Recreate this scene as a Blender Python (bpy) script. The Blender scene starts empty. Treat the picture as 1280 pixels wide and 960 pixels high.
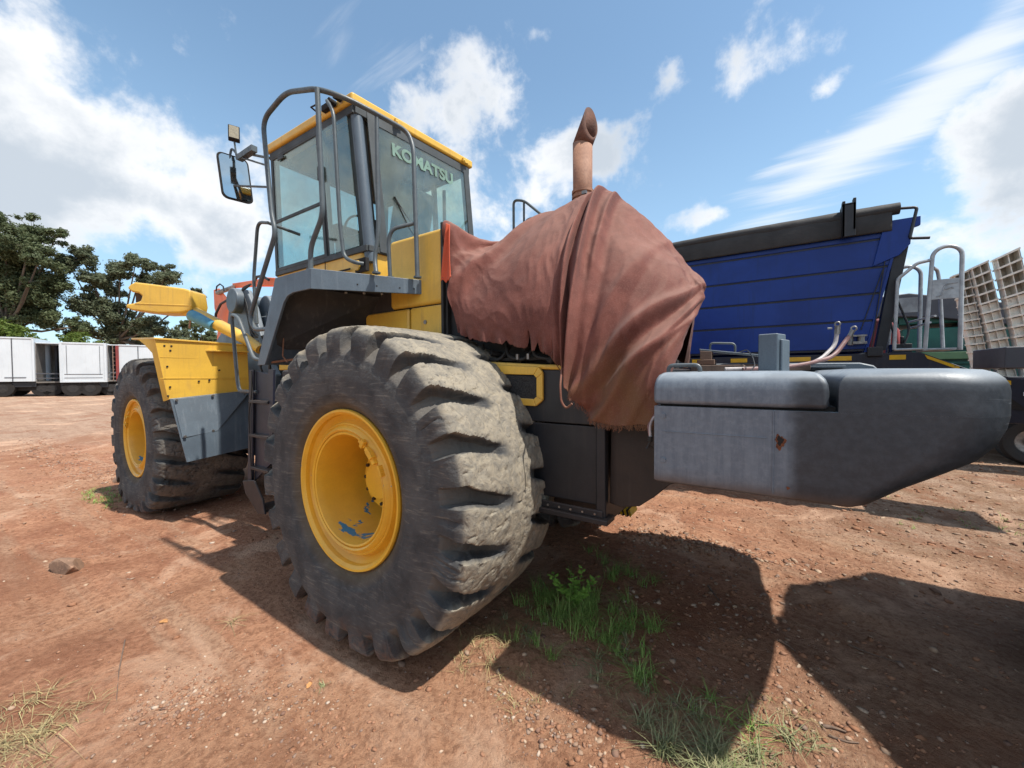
import bpy, bmesh, math, random
import numpy as np
from mathutils import Vector, Matrix
random.seed(7); rng = np.random.default_rng(7)
SC = bpy.context.scene; COL = SC.collection
R_ = math.radians

# ------------------------------------------------------------------ camera
CAM = Vector((2.206, -2.951, 1.69)); YAW, PITCH, ROLL, FPX = .5836, .0247, -.006, 492.0
cF = Vector((-math.sin(YAW)*math.cos(PITCH), math.cos(YAW)*math.cos(PITCH), -math.sin(PITCH)))
cR = Vector((math.cos(YAW), math.sin(YAW), 0)); cU = cR.cross(cF)
cRr = cR*math.cos(ROLL) + cU*math.sin(ROLL); cUr = cU*math.cos(ROLL) - cR*math.sin(ROLL)
cam = bpy.data.cameras.new('camera'); camo = bpy.data.objects.new('camera', cam); COL.objects.link(camo)
camo.matrix_world = Matrix(((cRr.x, cUr.x, -cF.x, CAM.x), (cRr.y, cUr.y, -cF.y, CAM.y), (cRr.z, cUr.z, -cF.z, CAM.z), (0, 0, 0, 1)))
cam.sensor_width = 36; cam.lens = 36*FPX/1280; cam.clip_start = .05; cam.clip_end = 3000
SC.camera = camo
def far_point(px, py, t):
    """a place in the world seen along a bearing at a given distance (used for the far-off things only)"""
    return CAM + (cF + cRr*((px-640)/FPX) + cUr*((480-py)/FPX))*t

# ------------------------------------------------------------------ sun and exposure
SUNV = Vector((.545, .045, 1)).normalized()
sun = bpy.data.lights.new('sun', 'SUN'); sun.energy = 3.6; sun.angle = R_(.9); sun.color = (1, .95, .87)
suno = bpy.data.objects.new('sun', sun); COL.objects.link(suno)
suno.rotation_euler = SUNV.to_track_quat('Z', 'Y').to_euler(); suno.location = (5, 1, 30)
SC.view_settings.view_transform = 'Standard'; SC.view_settings.look = 'None'
SC.view_settings.exposure = .78; SC.view_settings.gamma = 1.0

# ------------------------------------------------------------------ node helper
class NT:
    def __init__(s, tree): s.t = tree; s.n = tree.nodes; s.l = tree.links
    def add(s, kind, **kw):
        nd = s.n.new(kind)
        for k, v in kw.items():
            if k.startswith('i_'):
                key = k[2:]; key = int(key) if key.isdigit() else key.replace('_', ' ')
                s.set(nd, key, v)
            else: setattr(nd, k, v)
        return nd
    def set(s, nd, key, v):
        if hasattr(v, 'is_output'): s.l.new(v, nd.inputs[key])
        else: nd.inputs[key].default_value = v
    def m(s, op, a, b=0., c=None, clamp=False):
        nd = s.n.new('ShaderNodeMath'); nd.operation = op; nd.use_clamp = clamp
        s.set(nd, 0, a); s.set(nd, 1, b)
        if c is not None: s.set(nd, 2, c)
        return nd.outputs[0]
    def noise(s, vec, scale, detail=4, rough=.55, dist=0., lac=2.):
        nd = s.n.new('ShaderNodeTexNoise'); s.l.new(vec, nd.inputs['Vector'])
        nd.inputs['Scale'].default_value = scale; nd.inputs['Detail'].default_value = detail
        nd.inputs['Roughness'].default_value = rough; nd.inputs['Distortion'].default_value = dist
        return nd.outputs['Fac']
    def ramp(s, fac, a, b, lo=0., hi=1.):
        nd = s.n.new('ShaderNodeMapRange'); nd.interpolation_type = 'SMOOTHSTEP'
        s.set(nd, 0, fac); nd.inputs[1].default_value = a; nd.inputs[2].default_value = b
        nd.inputs[3].default_value = lo; nd.inputs[4].default_value = hi
        return nd.outputs[0]
    def mix(s, fac, a, b):
        nd = s.n.new('ShaderNodeMix'); nd.data_type = 'RGBA'
        s.set(nd, 0, fac)
        for i, v in ((6, a), (7, b)):
            if hasattr(v, 'is_output'): s.l.new(v, nd.inputs[i])
            else: nd.inputs[i].default_value = (*v, 1) if len(v) == 3 else v
        return nd.outputs[2]

# ------------------------------------------------------------------ sky
SKY = 0.15
def make_world():
    w = bpy.data.worlds.new('World'); SC.world = w; w.use_nodes = True
    k = NT(w.node_tree); k.n.clear()
    out = k.add('ShaderNodeOutputWorld')
    sky = k.add('ShaderNodeTexSky'); sky.sky_type = 'NISHITA'; sky.sun_disc = False
    sky.sun_elevation = math.asin(SUNV.z); sky.sun_rotation = math.atan2(SUNV.x, SUNV.y)
    sky.altitude = 1500; sky.air_density = 1.0; sky.dust_density = 1.2; sky.ozone_density = 1.6
    tc = k.add('ShaderNodeTexCoord').outputs['Generated']
    def dot(v):
        nd = k.add('ShaderNodeVectorMath', operation='DOT_PRODUCT'); k.l.new(tc, nd.inputs[0]); nd.inputs[1].default_value = v
        return nd.outputs['Value']
    Fh = (-math.sin(YAW), math.cos(YAW), 0); Rh = (math.cos(YAW), math.sin(YAW), 0)
    dz = dot((0, 0, 1)); az = k.m('ARCTAN2', dot(Rh), dot(Fh)); el = k.m('ARCSINE', dz)
    # noise laid on a flat cloud deck, so the clouds shrink towards the horizon
    den = k.m('ADD', k.m('MAXIMUM', dz, 0.0), .22)
    sc = k.add('ShaderNodeVectorMath', operation='SCALE'); k.l.new(tc, sc.inputs[0]); k.l.new(k.m('DIVIDE', 1., den), sc.inputs['Scale'])
    deck = sc.outputs[0]
    n1 = k.noise(deck, 1.5, 8, .56, .25); n2 = k.noise(tc, 5.5, 9, .60, .15); n3 = k.noise(tc, 2.2, 4, .5)
    comb = k.add('ShaderNodeMapping'); k.l.new(deck, comb.inputs[0]); comb.inputs['Rotation'].default_value = (0, 0, R_(38)); comb.inputs['Scale'].default_value = (.7, 4.5, 1)
    n4 = k.noise(comb.outputs[0], 1.7, 7, .6, .4)
    # (azimuth px, elevation py) of the cloud bank centres, half widths, tilt, strength : puffs, wisps
    def azel(px, py):
        d = (cF + cRr*((px-640)/FPX) + cUr*((480-py)/FPX)).normalized()
        return math.atan2(d.dot(Vector(Rh)), d.dot(Vector(Fh))), math.asin(d.z)
    def blobsum(lst):
        tot = None
        for px, py, wx, wy, rot, amp in lst:
            a0, e0 = azel(px, py)
            a1, _ = azel(px+wx, py); _, e1 = azel(px, py-wy)
            sx = max(abs(a1-a0), .01); sy = max(abs(e1-e0), .01)
            da = k.m('SUBTRACT', az, a0); de = k.m('SUBTRACT', el, e0)
            c, s_ = math.cos(R_(rot)), math.sin(R_(rot))
            u = k.m('ADD', k.m('MULTIPLY', da, c/sx), k.m('MULTIPLY', de, s_/sx))
            v = k.m('ADD', k.m('MULTIPLY', da, -s_/sy), k.m('MULTIPLY', de, c/sy))
            q = k.m('ADD', k.m('MULTIPLY', u, u), k.m('MULTIPLY', v, v))
            g = k.m('MULTIPLY', k.m('EXPONENT', k.m('MULTIPLY', q, -1.)), amp)
            tot = g if tot is None else k.m('ADD', tot, g)
        return tot
    puffs = blobsum([(60, 90, 250, 110, -10, .80), (120, 190, 210, 90, 0, .66), (250, 30, 80, 60, 0, .35), (290, 290, 60, 55, 0, .8),
                     (440, 30, 70, 40, 0, .3), (150, 245, 150, 26, 0, .55), (60, 300, 110, 60, 0, .5), (210, 300, 110, 30, 0, .42), (30, 262, 90, 30, 0, .5),
                     (592, 60, 52, 52, 0, .66), (585, 120, 34, 60, -20, .58), (515, 120, 26, 34, 0, .35), (722, 190, 62, 46, 0, .85),
                     (800, 215, 30, 42, 30, .62), (620, 240, 72, 60, 0, .72), (683, 42, 36, 22, 0, .55), (655, 290, 60, 40, 0, .6),
                     (905, 268, 30, 12, 0, .6), (865, 272, 34, 22, 0, .5), (1270, 210, 110, 110, 35, 1.05), (1330, 120, 90, 70, 0, .9),
                     (1190, 270, 90, 40, 10, .5), (1230, 330, 130, 60, 0, .6), (1040, 105, 34, 16, 20, .5), (1095, 70, 30, 12, 25, .42),
                     (965, 145, 30, 16, 0, .38), (836, 105, 18, 22, 40, .35), (1400, 400, 240, 120, 0, .4), (-200, 200, 240, 200, 0, .5)])
    wisps = blobsum([(1060, 190, 220, 34, 24, .95), (960, 215, 90, 18, 22, .5), (1200, 120, 180, 40, 28, .6), (1000, 270, 160, 26, 12, .35),
                     (430, 60, 170, 80, 0, .38), (520, 80, 70, 70, 0, .22), (1240, 30, 100, 30, 25, .45), (700, 330, 500, 60, 0, .12)])
    nn = k.m('ADD', k.m('MULTIPLY', n1, .5), k.m('MULTIPLY', n2, .9))
    dens = k.m('ADD', k.m('MULTIPLY', k.m('SUBTRACT', nn, .70), 3.8), k.m('SUBTRACT', puffs, .45))
    back = k.ramp(k.m('ABSOLUTE', az), 1.0, 1.6, 0., .62)          # scattered cloud goes on behind the viewer
    dens = k.m('ADD', dens, back)
    puffm = k.ramp(dens, -.12, .50)
    wm = k.m('MULTIPLY', k.ramp(k.m('ADD', k.m('MULTIPLY', k.m('SUBTRACT', n4, .5), 2.0), wisps), .35, 1.15), .75)
    mask = k.m('MAXIMUM', puffm, wm)
    lit = k.mix(k.ramp(k.m('ADD', k.m('MULTIPLY', dens, .8), k.m('MULTIPLY', k.m('SUBTRACT', n3, .5), 2.2)), .08, .95), (.97, .975, .985), (.56, .62, .69))
    haze = k.ramp(el, 0., .70, .62, .10)
    tint = k.add('ShaderNodeMix'); tint.data_type = 'RGBA'; tint.blend_type = 'MULTIPLY'; tint.inputs[0].default_value = 1; k.l.new(sky.outputs[0], tint.inputs[6]); tint.inputs[7].default_value = (.92, .99, .90, 1)
    blue = k.add('ShaderNodeBackground'); k.l.new(tint.outputs[2], blue.inputs[0]); blue.inputs[1].default_value = SKY
    hz = k.add('ShaderNodeBackground'); hz.inputs[0].default_value = (.38, .57, .75, 1); hz.inputs[1].default_value = .76
    m0 = k.add('ShaderNodeMixShader'); k.l.new(haze, m0.inputs[0]); k.l.new(blue.outputs[0], m0.inputs[1]); k.l.new(hz.outputs[0], m0.inputs[2])
    cl = k.add('ShaderNodeBackground'); k.l.new(lit, cl.inputs[0]); cl.inputs[1].default_value = .66
    m1 = k.add('ShaderNodeMixShader'); k.l.new(k.m('MULTIPLY', mask, .96), m1.inputs[0]); k.l.new(m0.outputs[0], m1.inputs[1]); k.l.new(cl.outputs[0], m1.inputs[2])
    k.l.new(m1.outputs[0], out.inputs[0])
    w.cycles.sampling_method = 'MANUAL'; w.cycles.sample_map_resolution = 1024
make_world()

# ------------------------------------------------------------------ materials
def mat(name, col, col2=None, sc=3., rough=.55, metal=0., bump=.15, bsc=60., spots=(), dust=None, vec='Object', streak=None, spec=.5, fine=.12, extra=None):
    """base colour varied by noise; spots = [(colour, scale, threshold, softness)]; dust = (colour, amount) settles on faces that look up"""
    ma = bpy.data.materials.new(name); ma.use_nodes = True
    k = NT(ma.node_tree); bs = k.n['Principled BSDF']
    tc = k.add('ShaderNodeTexCoord').outputs[vec]
    col2 = col2 or tuple(c*.72 for c in col)
    n = k.noise(tc, sc, 6, .62, .3)
    c = k.mix(k.ramp(n, .36, .66), col, col2)
    f = k.noise(tc, bsc, 3, .7)
    c = k.mix(k.m('MULTIPLY', k.ramp(f, .35, .7), fine), c, tuple(x*.35 for x in col))
    rg = k.m('ADD', k.m('MULTIPLY', k.m('SUBTRACT', n, .5), .35), rough)
    if streak:   # rain and rub streaks running down
        mp = k.add('ShaderNodeMapping'); k.l.new(tc, mp.inputs[0]); mp.inputs['Scale'].default_value = (26, 26, 1.6)
        sn = k.noise(mp.outputs[0], 1., 5, .6)
        c = k.mix(k.m('MULTIPLY', k.ramp(sn, .52, .72), streak[1]), c, streak[0])
    for sp in spots:
        sn = k.noise(tc, sp[1], 7, .66, .4)
        fc = k.ramp(sn, sp[2], sp[2]+sp[3])
        c = k.mix(fc, c, sp[0])
    if dust:
        g = k.add('ShaderNodeNewGeometry'); sx = k.add('ShaderNodeSeparateXYZ'); k.l.new(g.outputs['Normal'], sx.inputs[0])
        up = k.ramp(sx.outputs['Z'], .15, .95)
        dn = k.noise(tc, 2.5, 6, .6)
        c = k.mix(k.m('MULTIPLY', k.m('MULTIPLY', up, k.ramp(dn, .25, .62)), dust[1]), c, dust[0])
    if extra: c = extra(k, tc, c)
    k.l.new(c, bs.inputs['Base Color']); k.l.new(rg, bs.inputs['Roughness'])
    bs.inputs['Metallic'].default_value = metal; bs.inputs['Specular IOR Level'].default_value = spec
    if bump:
        b = k.add('ShaderNodeBump'); b.inputs['Strength'].default_value = bump; b.inputs['Distance'].default_value = .01
        h = k.m('ADD', k.m('MULTIPLY', f, .6), k.m('MULTIPLY', n, 1.2)); k.l.new(h, b.inputs['Height']); k.l.new(b.outputs[0], bs.inputs['Normal'])
    return ma
DUST = (.30, .20, .14)
M = {}
def blue_bare(k, tc, c):       # old blue primer showing where the yellow has flaked
    n = k.noise(tc, 5.5, 5, .6, .5); sp = k.add('ShaderNodeSeparateXYZ'); k.l.new(tc, sp.inputs[0])
    dx = k.m('SUBTRACT', sp.outputs[0], .02); dz = k.m('SUBTRACT', sp.outputs[2], -.27); r2 = k.m('ADD', k.m('MULTIPLY', k.m('MULTIPLY', dx, dx), .8), k.m('MULTIPLY', k.m('MULTIPLY', dz, dz), 2.5))
    near = k.m('EXPONENT', k.m('MULTIPLY', r2, -34.)); inside = k.ramp(sp.outputs[1], .06, .10)
    fl = k.m('ADD', n, k.m('MULTIPLY', k.m('MULTIPLY', near, inside), .21))
    return k.mix(k.ramp(fl, .68, .69), c, (.05, .20, .32))
M['yellow'] = mat('worn_yellow_paint', (.74, .455, .065), (.62, .375, .055), 2.2, .38, bump=.05, bsc=90, fine=.10,
                  spots=[((.16, .07, .03), 38, .74, .03), ((.45, .27, .10), 3., .60, .25)], dust=((.46, .33, .20), .35), streak=((.34, .20, .08), .30))
M['yellow_rim'] = mat('rim_yellow_paint', (.82, .46, .035), (.72, .385, .03), 4, .36, bump=.05, bsc=80, fine=.08, extra=blue_bare,
                  spots=[((.30, .15, .06), 22, .73, .03), ((.52, .30, .10), 3., .64, .3)], dust=((.55, .36, .2), .18))
M['blue_patch'] = mat('bare_blue_primer', (.05, .20, .33), (.10, .28, .38), 9, .5)
M['grey'] = mat('faded_blue_grey_paint', (.095, .125, .155), (.070, .093, .118), 3, .42, bump=.06, bsc=110, fine=.25,
                spots=[((.25, .28, .30), 55, .70, .04), ((.20, .13, .09), 9, .74, .05)], dust=((.33, .34, .34), .65), streak=((.17, .20, .23), .35))
M['grey_dark'] = mat('dark_grey_chassis_paint', (.014, .016, .021), (.008, .009, .012), 3, .5, bump=.1, bsc=90, fine=.2,
                spots=[((.07, .05, .04), 6, .68, .14)], dust=((.15, .10, .075), .6), streak=((.035, .03, .03), .4))
M['brown_black'] = mat('dusty_brown_black_paint', (.024, .016, .013), (.015, .011, .010), 3, .55, bump=.1, fine=.15,
                spots=[((.05, .035, .03), 4, .64, .2)], streak=((.05, .037, .032), .35))
M['rail'] = mat('worn_handrail_paint', (.085, .105, .115), (.06, .075, .085), 14, .45, bump=.12, bsc=140, fine=.3,
                spots=[((.20, .15, .11), 24, .66, .06), ((.22, .24, .25), 40, .68, .05)], dust=((.3, .3, .29), .3))
M['black_rubber'] = mat('black_rubber', (.018, .018, .019), (.03, .029, .028), 8, .7, bump=.2)
M['steel'] = mat('bare_steel', (.30, .29, .28), (.20, .19, .18), 12, .42, .8, bump=.1, spots=[((.22, .12, .07), 20, .62, .1)])
M['galv'] = mat('galvanised_tube', (.42, .43, .44), (.30, .31, .32), 10, .42, .35, bump=.05, spots=[((.22, .2, .18), 22, .68, .08)])
M['dark'] = mat('grimy_black_engine_parts', (.012, .012, .013), (.03, .026, .023), 9, .7, bump=.3)
M['orange'] = mat('orange_machine_paint', (.90, .20, .05), (.75, .15, .04), 1.2, .5, spots=[((.2, .09, .05), 3, .64, .1)])
M['white'] = mat('white_trailer_panel', (.60, .64, .67), (.52, .56, .59), .35, .45, bump=0, fine=.05, streak=((.45, .44, .42), .35), spots=[((.35, .28, .24), 5, .74, .05)])
M['offwhite'] = mat('grimy_white_ramp_paint', (.86, .82, .72), (.74, .69, .59), 4, .6, spots=[((.22, .12, .08), 9, .60, .12), ((.12, .10, .09), 17, .67, .07)], fine=.3)
M['ramp_back'] = mat('grimy_ramp_plate', (.62, .56, .47), (.34, .28, .22), 3.5, .7, spots=[((.16, .10, .07), 8, .56, .16)], fine=.3)
M['interior'] = mat('dark_trailer_interior', (.12, .11, .10), (.2, .18, .16), 1.5, .8)
M['blue'] = mat('tipper_blue_paint', (.004, .036, .235), (.003, .027, .175), 1.4, .34, bump=.03, fine=.06, spots=[((.010, .04, .18), 5, .64, .18)], streak=((.005, .025, .13), .5), spec=.3)
M['navy'] = mat('dark_navy_frame_paint', (.014, .017, .035), (.01, .012, .022), 2, .5, streak=((.05, .045, .04), .4))
M['tarp_grey'] = mat('rolled_grey_pvc_cover', (.034, .031, .030), (.022, .021, .021), 3, .7, bump=.4, bsc=18, dust=((.07, .063, .057), .7))
M['ystripe'] = mat('yellow_reflective_strip', (.68, .40, .015), (.55, .33, .015), 8, .35, bump=0, spots=[((.25, .18, .08), 14, .62, .1)])
M['red'] = mat('dull_red_paint', (.25, .035, .03), (.16, .03, .03), 3, .5)
M['green'] = mat('teal_machine_paint', (.012, .13, .10), (.010, .085, .07), 2, .45, spots=[((.06, .06, .05), 4, .62, .15)])
M['lgreen'] = mat('pale_green_paint', (.13, .24, .11), (.1, .18, .09), 3, .5)
M['slate'] = mat('slate_grey_panel', (.075, .078, .090), (.06, .062, .072), 2, .6)
M['rust'] = mat('rusty_exhaust_steel', (.33, .17, .105), (.25, .125, .08), 9, .75, bump=.35, bsc=70, fine=.3,
                spots=[((.11, .06, .045), 12, .64, .12), ((.15, .19, .20), 6, .70, .04)], streak=((.18, .09, .06), .5))
M['rust_dark'] = mat('scorched_rusty_steel', (.10, .048, .035), (.17, .08, .055), 10, .8, bump=.4, bsc=70)
M['matt_black'] = mat('plain_matt_black', (.01, .009, .009), (.02, .017, .015), 6, .9)
M['rusthole'] = mat('flaking_rust', (.20, .065, .025), (.08, .028, .015), 40, .9, bump=.8)
M['cable'] = mat('black_cable', (.012, .012, .012), None, 5, .5, bump=0)
M['cable_w'] = mat('pale_plastic_hose', (.50, .46, .45), (.33, .28, .27), 20, .5, bump=0)
M['cable_r'] = mat('pinkish_hose', (.25, .13, .12), (.16, .09, .085), 20, .5, bump=0)
M['foam'] = mat('speckled_black_filter_mesh', (.012, .013, .014), (.05, .05, .05), 160, .9, bump=.8, bsc=240)
M['seat'] = mat('cab_seat_fabric', (.03, .035, .04), (.04, .05, .055), 8, .8)
M['cabtrim'] = mat('cab_trim_plastic', (.05, .058, .062), (.035, .042, .045), 6, .6)
M['cabpale'] = mat('cab_lining', (.085, .085, .095), (.065, .065, .075), 4, .7)
M['pod_in'] = mat('lamp_recess', (.10, .055, .02), (.05, .03, .02), 9, .8)
M['lamp'] = mat('lamp_lens', (.28, .25, .18), (.2, .18, .13), 30, .2)
M['mirror'] = mat('mirror_glass', (.50, .55, .56), (.42, .47, .48), 3, .06, 1., bump=0, fine=.0)
M['decal'] = mat('pale_green_lettering', (.16, .27, .22), (.13, .21, .17), 5, .6, bump=0, fine=0)
M['bolt'] = mat('pale_bolt_heads', (.55, .55, .53), (.4, .4, .38), 30, .5)
M['wood'] = mat('weathered_board', (.20, .13, .095), (.14, .09, .07), 6, .8, streak=((.09, .06, .045), .4))
M['stripeblk'] = mat('black_hazard_paint', (.02, .02, .02), None, 4, .5)
M['stack_sheet'] = mat('added_stack_sheet', (.05, .07, .05), (.08, .06, .04), 2, .6, spots=[((.2, .09, .05), 4, .6, .1)])

def glass_mat():
    ma = bpy.data.materials.new('tinted_cab_glass'); ma.use_nodes = True
    k = NT(ma.node_tree); k.n.clear(); out = k.add('ShaderNodeOutputMaterial')
    tr = k.add('ShaderNodeBsdfTransparent'); tr.inputs[0].default_value = (.86, .94, .90, 1)
    gl = k.add('ShaderNodeBsdfGlossy'); gl.inputs[0].default_value = (.85, .95, .93, 1); gl.inputs[1].default_value = .03
    df = k.add('ShaderNodeBsdfDiffuse'); df.inputs[0].default_value = (.36, .40, .37, 1)
    fr = k.add('ShaderNodeLayerWeight'); fr.inputs[0].default_value = .5; fz = k.m('POWER', fr.outputs['Facing'], 2.6)
    tc = k.add('ShaderNodeTexCoord').outputs['Object']
    dirt = k.ramp(k.noise(tc, 3, 7, .65), .35, .75, .05, .20)
    m0 = k.add('ShaderNodeMixShader'); k.l.new(dirt, m0.inputs[0]); k.l.new(tr.outputs[0], m0.inputs[1]); k.l.new(df.outputs[0], m0.inputs[2])
    m1 = k.add('ShaderNodeMixShader'); k.l.new(k.m('ADD', k.m('MULTIPLY', fz, .55), .07), m1.inputs[0]); k.l.new(m0.outputs[0], m1.inputs[1]); k.l.new(gl.outputs[0], m1.inputs[2])
    k.l.new(m1.outputs[0], out.inputs[0]); return ma
M['glass'] = glass_mat()

def tyre_mat():
    """black rubber; the worn tread crowns are greyed with dust, the grooves hold red soil"""
    ma = bpy.data.materials.new('worn_tyre_rubber'); ma.use_nodes = True
    k = NT(ma.node_tree); bs = k.n['Principled BSDF']
    tc = k.add('ShaderNodeTexCoord').outputs['Object']
    at = k.add('ShaderNodeAttribute'); at.attribute_name = 'wear_shade'
    n = k.noise(tc, 5, 7, .62, .4); f = k.noise(tc, 42, 7, .75); s = k.noise(tc, 13, 6, .7, 1.2)
    side = k.mix(k.ramp(n, .32, .68), (.044, .045, .047), (.088, .086, .084))
    # pale scuffs round the sidewall
    mp = k.add('ShaderNodeMapping'); k.l.new(tc, mp.inputs[0]); mp.inputs['Rotation'].default_value = (.3, .8, .2); mp.inputs['Scale'].default_value = (3, 3, 24)
    sc1 = k.noise(mp.outputs[0], 2.2, 6, .6, .6)
    mp2 = k.add('ShaderNodeMapping'); k.l.new(tc, mp2.inputs[0]); mp2.inputs['Rotation'].default_value = (.1, -.7, .6); mp2.inputs['Scale'].default_value = (3, 3, 30)
    sc2 = k.noise(mp2.outputs[0], 2.6, 6, .6, .6)
    side = k.mix(k.m('MULTIPLY', k.ramp(sc1, .54, .74), .40), side, (.20, .185, .17))
    side = k.mix(k.m('MULTIPLY', k.m('MULTIPLY', k.ramp(sc2, .52, .70), k.ramp(n, .40, .6)), .65), side, (.21, .19, .16))
    sp = k.add('ShaderNodeSeparateXYZ'); k.l.new(tc, sp.inputs[0])
    rad = k.m('SQRT', k.m('ADD', k.m('MULTIPLY', sp.outputs[0], sp.outputs[0]), k.m('MULTIPLY', sp.outputs[2], sp.outputs[2])))
    side = k.mix(k.m('MULTIPLY', k.ramp(rad, .50, .60, 1., 0.), .5), side, (.17, .115, .05))
    crown = k.mix(k.ramp(s, .34, .66), (.315, .272, .205), (.19, .172, .143))
    crown = k.mix(k.m('MULTIPLY', k.ramp(f, .56, .66), .7), crown, (.045, .045, .046))
    c = k.mix(k.ramp(at.outputs['Fac'], .45, .95), side, crown)
    groove = k.mix(n, (.085, .080, .076), (.165, .145, .120))
    c = k.mix(k.ramp(at.outputs['Fac'], .0, .3, .75, 0.), c, groove)
    mud = k.m('MULTIPLY', k.ramp(k.m('ADD', sp.outputs[2], k.m('MULTIPLY', n, .35)), -.55, -.85), k.ramp(s, .35, .6)); c = k.mix(k.m('MULTIPLY', mud, .65), c, (.26, .13, .08))
    k.l.new(c, bs.inputs['Base Color']); bs.inputs['Roughness'].default_value = .82; bs.inputs['Specular IOR Level'].default_value = .28
    b = k.add('ShaderNodeBump'); b.inputs['Strength'].default_value = .55; b.inputs['Distance'].default_value = .02
    k.l.new(k.m('ADD', k.m('MULTIPLY', f, .5), s), b.inputs['Height']); k.l.new(b.outputs[0], bs.inputs['Normal'])
    return ma
M['tyre'] = tyre_mat()

def cloth_mat(name, c1, c2, dirty):
    ma = bpy.data.materials.new(name); ma.use_nodes = True
    k = NT(ma.node_tree); bs = k.n['Principled BSDF']
    tc = k.add('ShaderNodeTexCoord').outputs['Object']
    n = k.noise(tc, 2.3, 7, .62, .5); f = k.noise(tc, 150, 3, .7); s = k.noise(tc, 14, 6, .7)
    c = k.mix(k.ramp(n, .33, .68), c1, c2)
    c = k.mix(k.m('MULTIPLY', k.ramp(s, .42, .7), .3), c, tuple(x*.6 for x in c2))
    sp = k.add('ShaderNodeSeparateXYZ'); k.l.new(tc, sp.inputs[0])
    # dried mud soaked into the lower hem
    hem = k.m('MULTIPLY', k.ramp(sp.outputs[2], 1.95, 1.60, 0., 1.), k.ramp(n, .36, .6))
    c = k.mix(k.m('MULTIPLY', hem, .75), c, dirty)
    c = k.mix(k.m('MULTIPLY', k.ramp(f, .45, .75), .16), c, (.42, .26, .22))
    g_ = k.add('ShaderNodeNewGeometry'); s_ = k.add('ShaderNodeSeparateXYZ'); k.l.new(g_.outputs['Normal'], s_.inputs[0]); c = k.mix(k.m('MULTIPLY', k.ramp(s_.outputs[2], .35, .9), .35), c, (.36, .22, .17))
    w = k.add('ShaderNodeTexWave'); w.wave_type = 'BANDS'; w.bands_direction = 'Z'; k.l.new(tc, w.inputs[0]); w.inputs['Scale'].default_value = 120; w.inputs['Distortion'].default_value = 2
    k.l.new(c, bs.inputs['Base Color']); bs.inputs['Roughness'].default_value = .9; bs.inputs['Specular IOR Level'].default_value = .15
    bs.inputs['Sheen Weight'].default_value = .05
    b = k.add('ShaderNodeBump'); b.inputs['Strength'].default_value = .5; b.inputs['Distance'].default_value = .012
    wr = k.noise(tc, 9, 6, .62, 1.5)
    k.l.new(k.m('ADD', k.m('ADD', k.m('MULTIPLY', f, .25), k.m('MULTIPLY', w.outputs['Fac'], .04)), k.m('MULTIPLY', wr, .45)), b.inputs['Height']); k.l.new(b.outputs[0], bs.inputs['Normal'])
    return ma
M['cloth'] = cloth_mat('faded_red_canvas', (.190, .072, .056), (.115, .042, .034), (.19, .10, .048))
M['cloth_bright'] = cloth_mat('bright_red_canvas', (.56, .10, .045), (.48, .085, .04), (.3, .1, .06))

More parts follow.
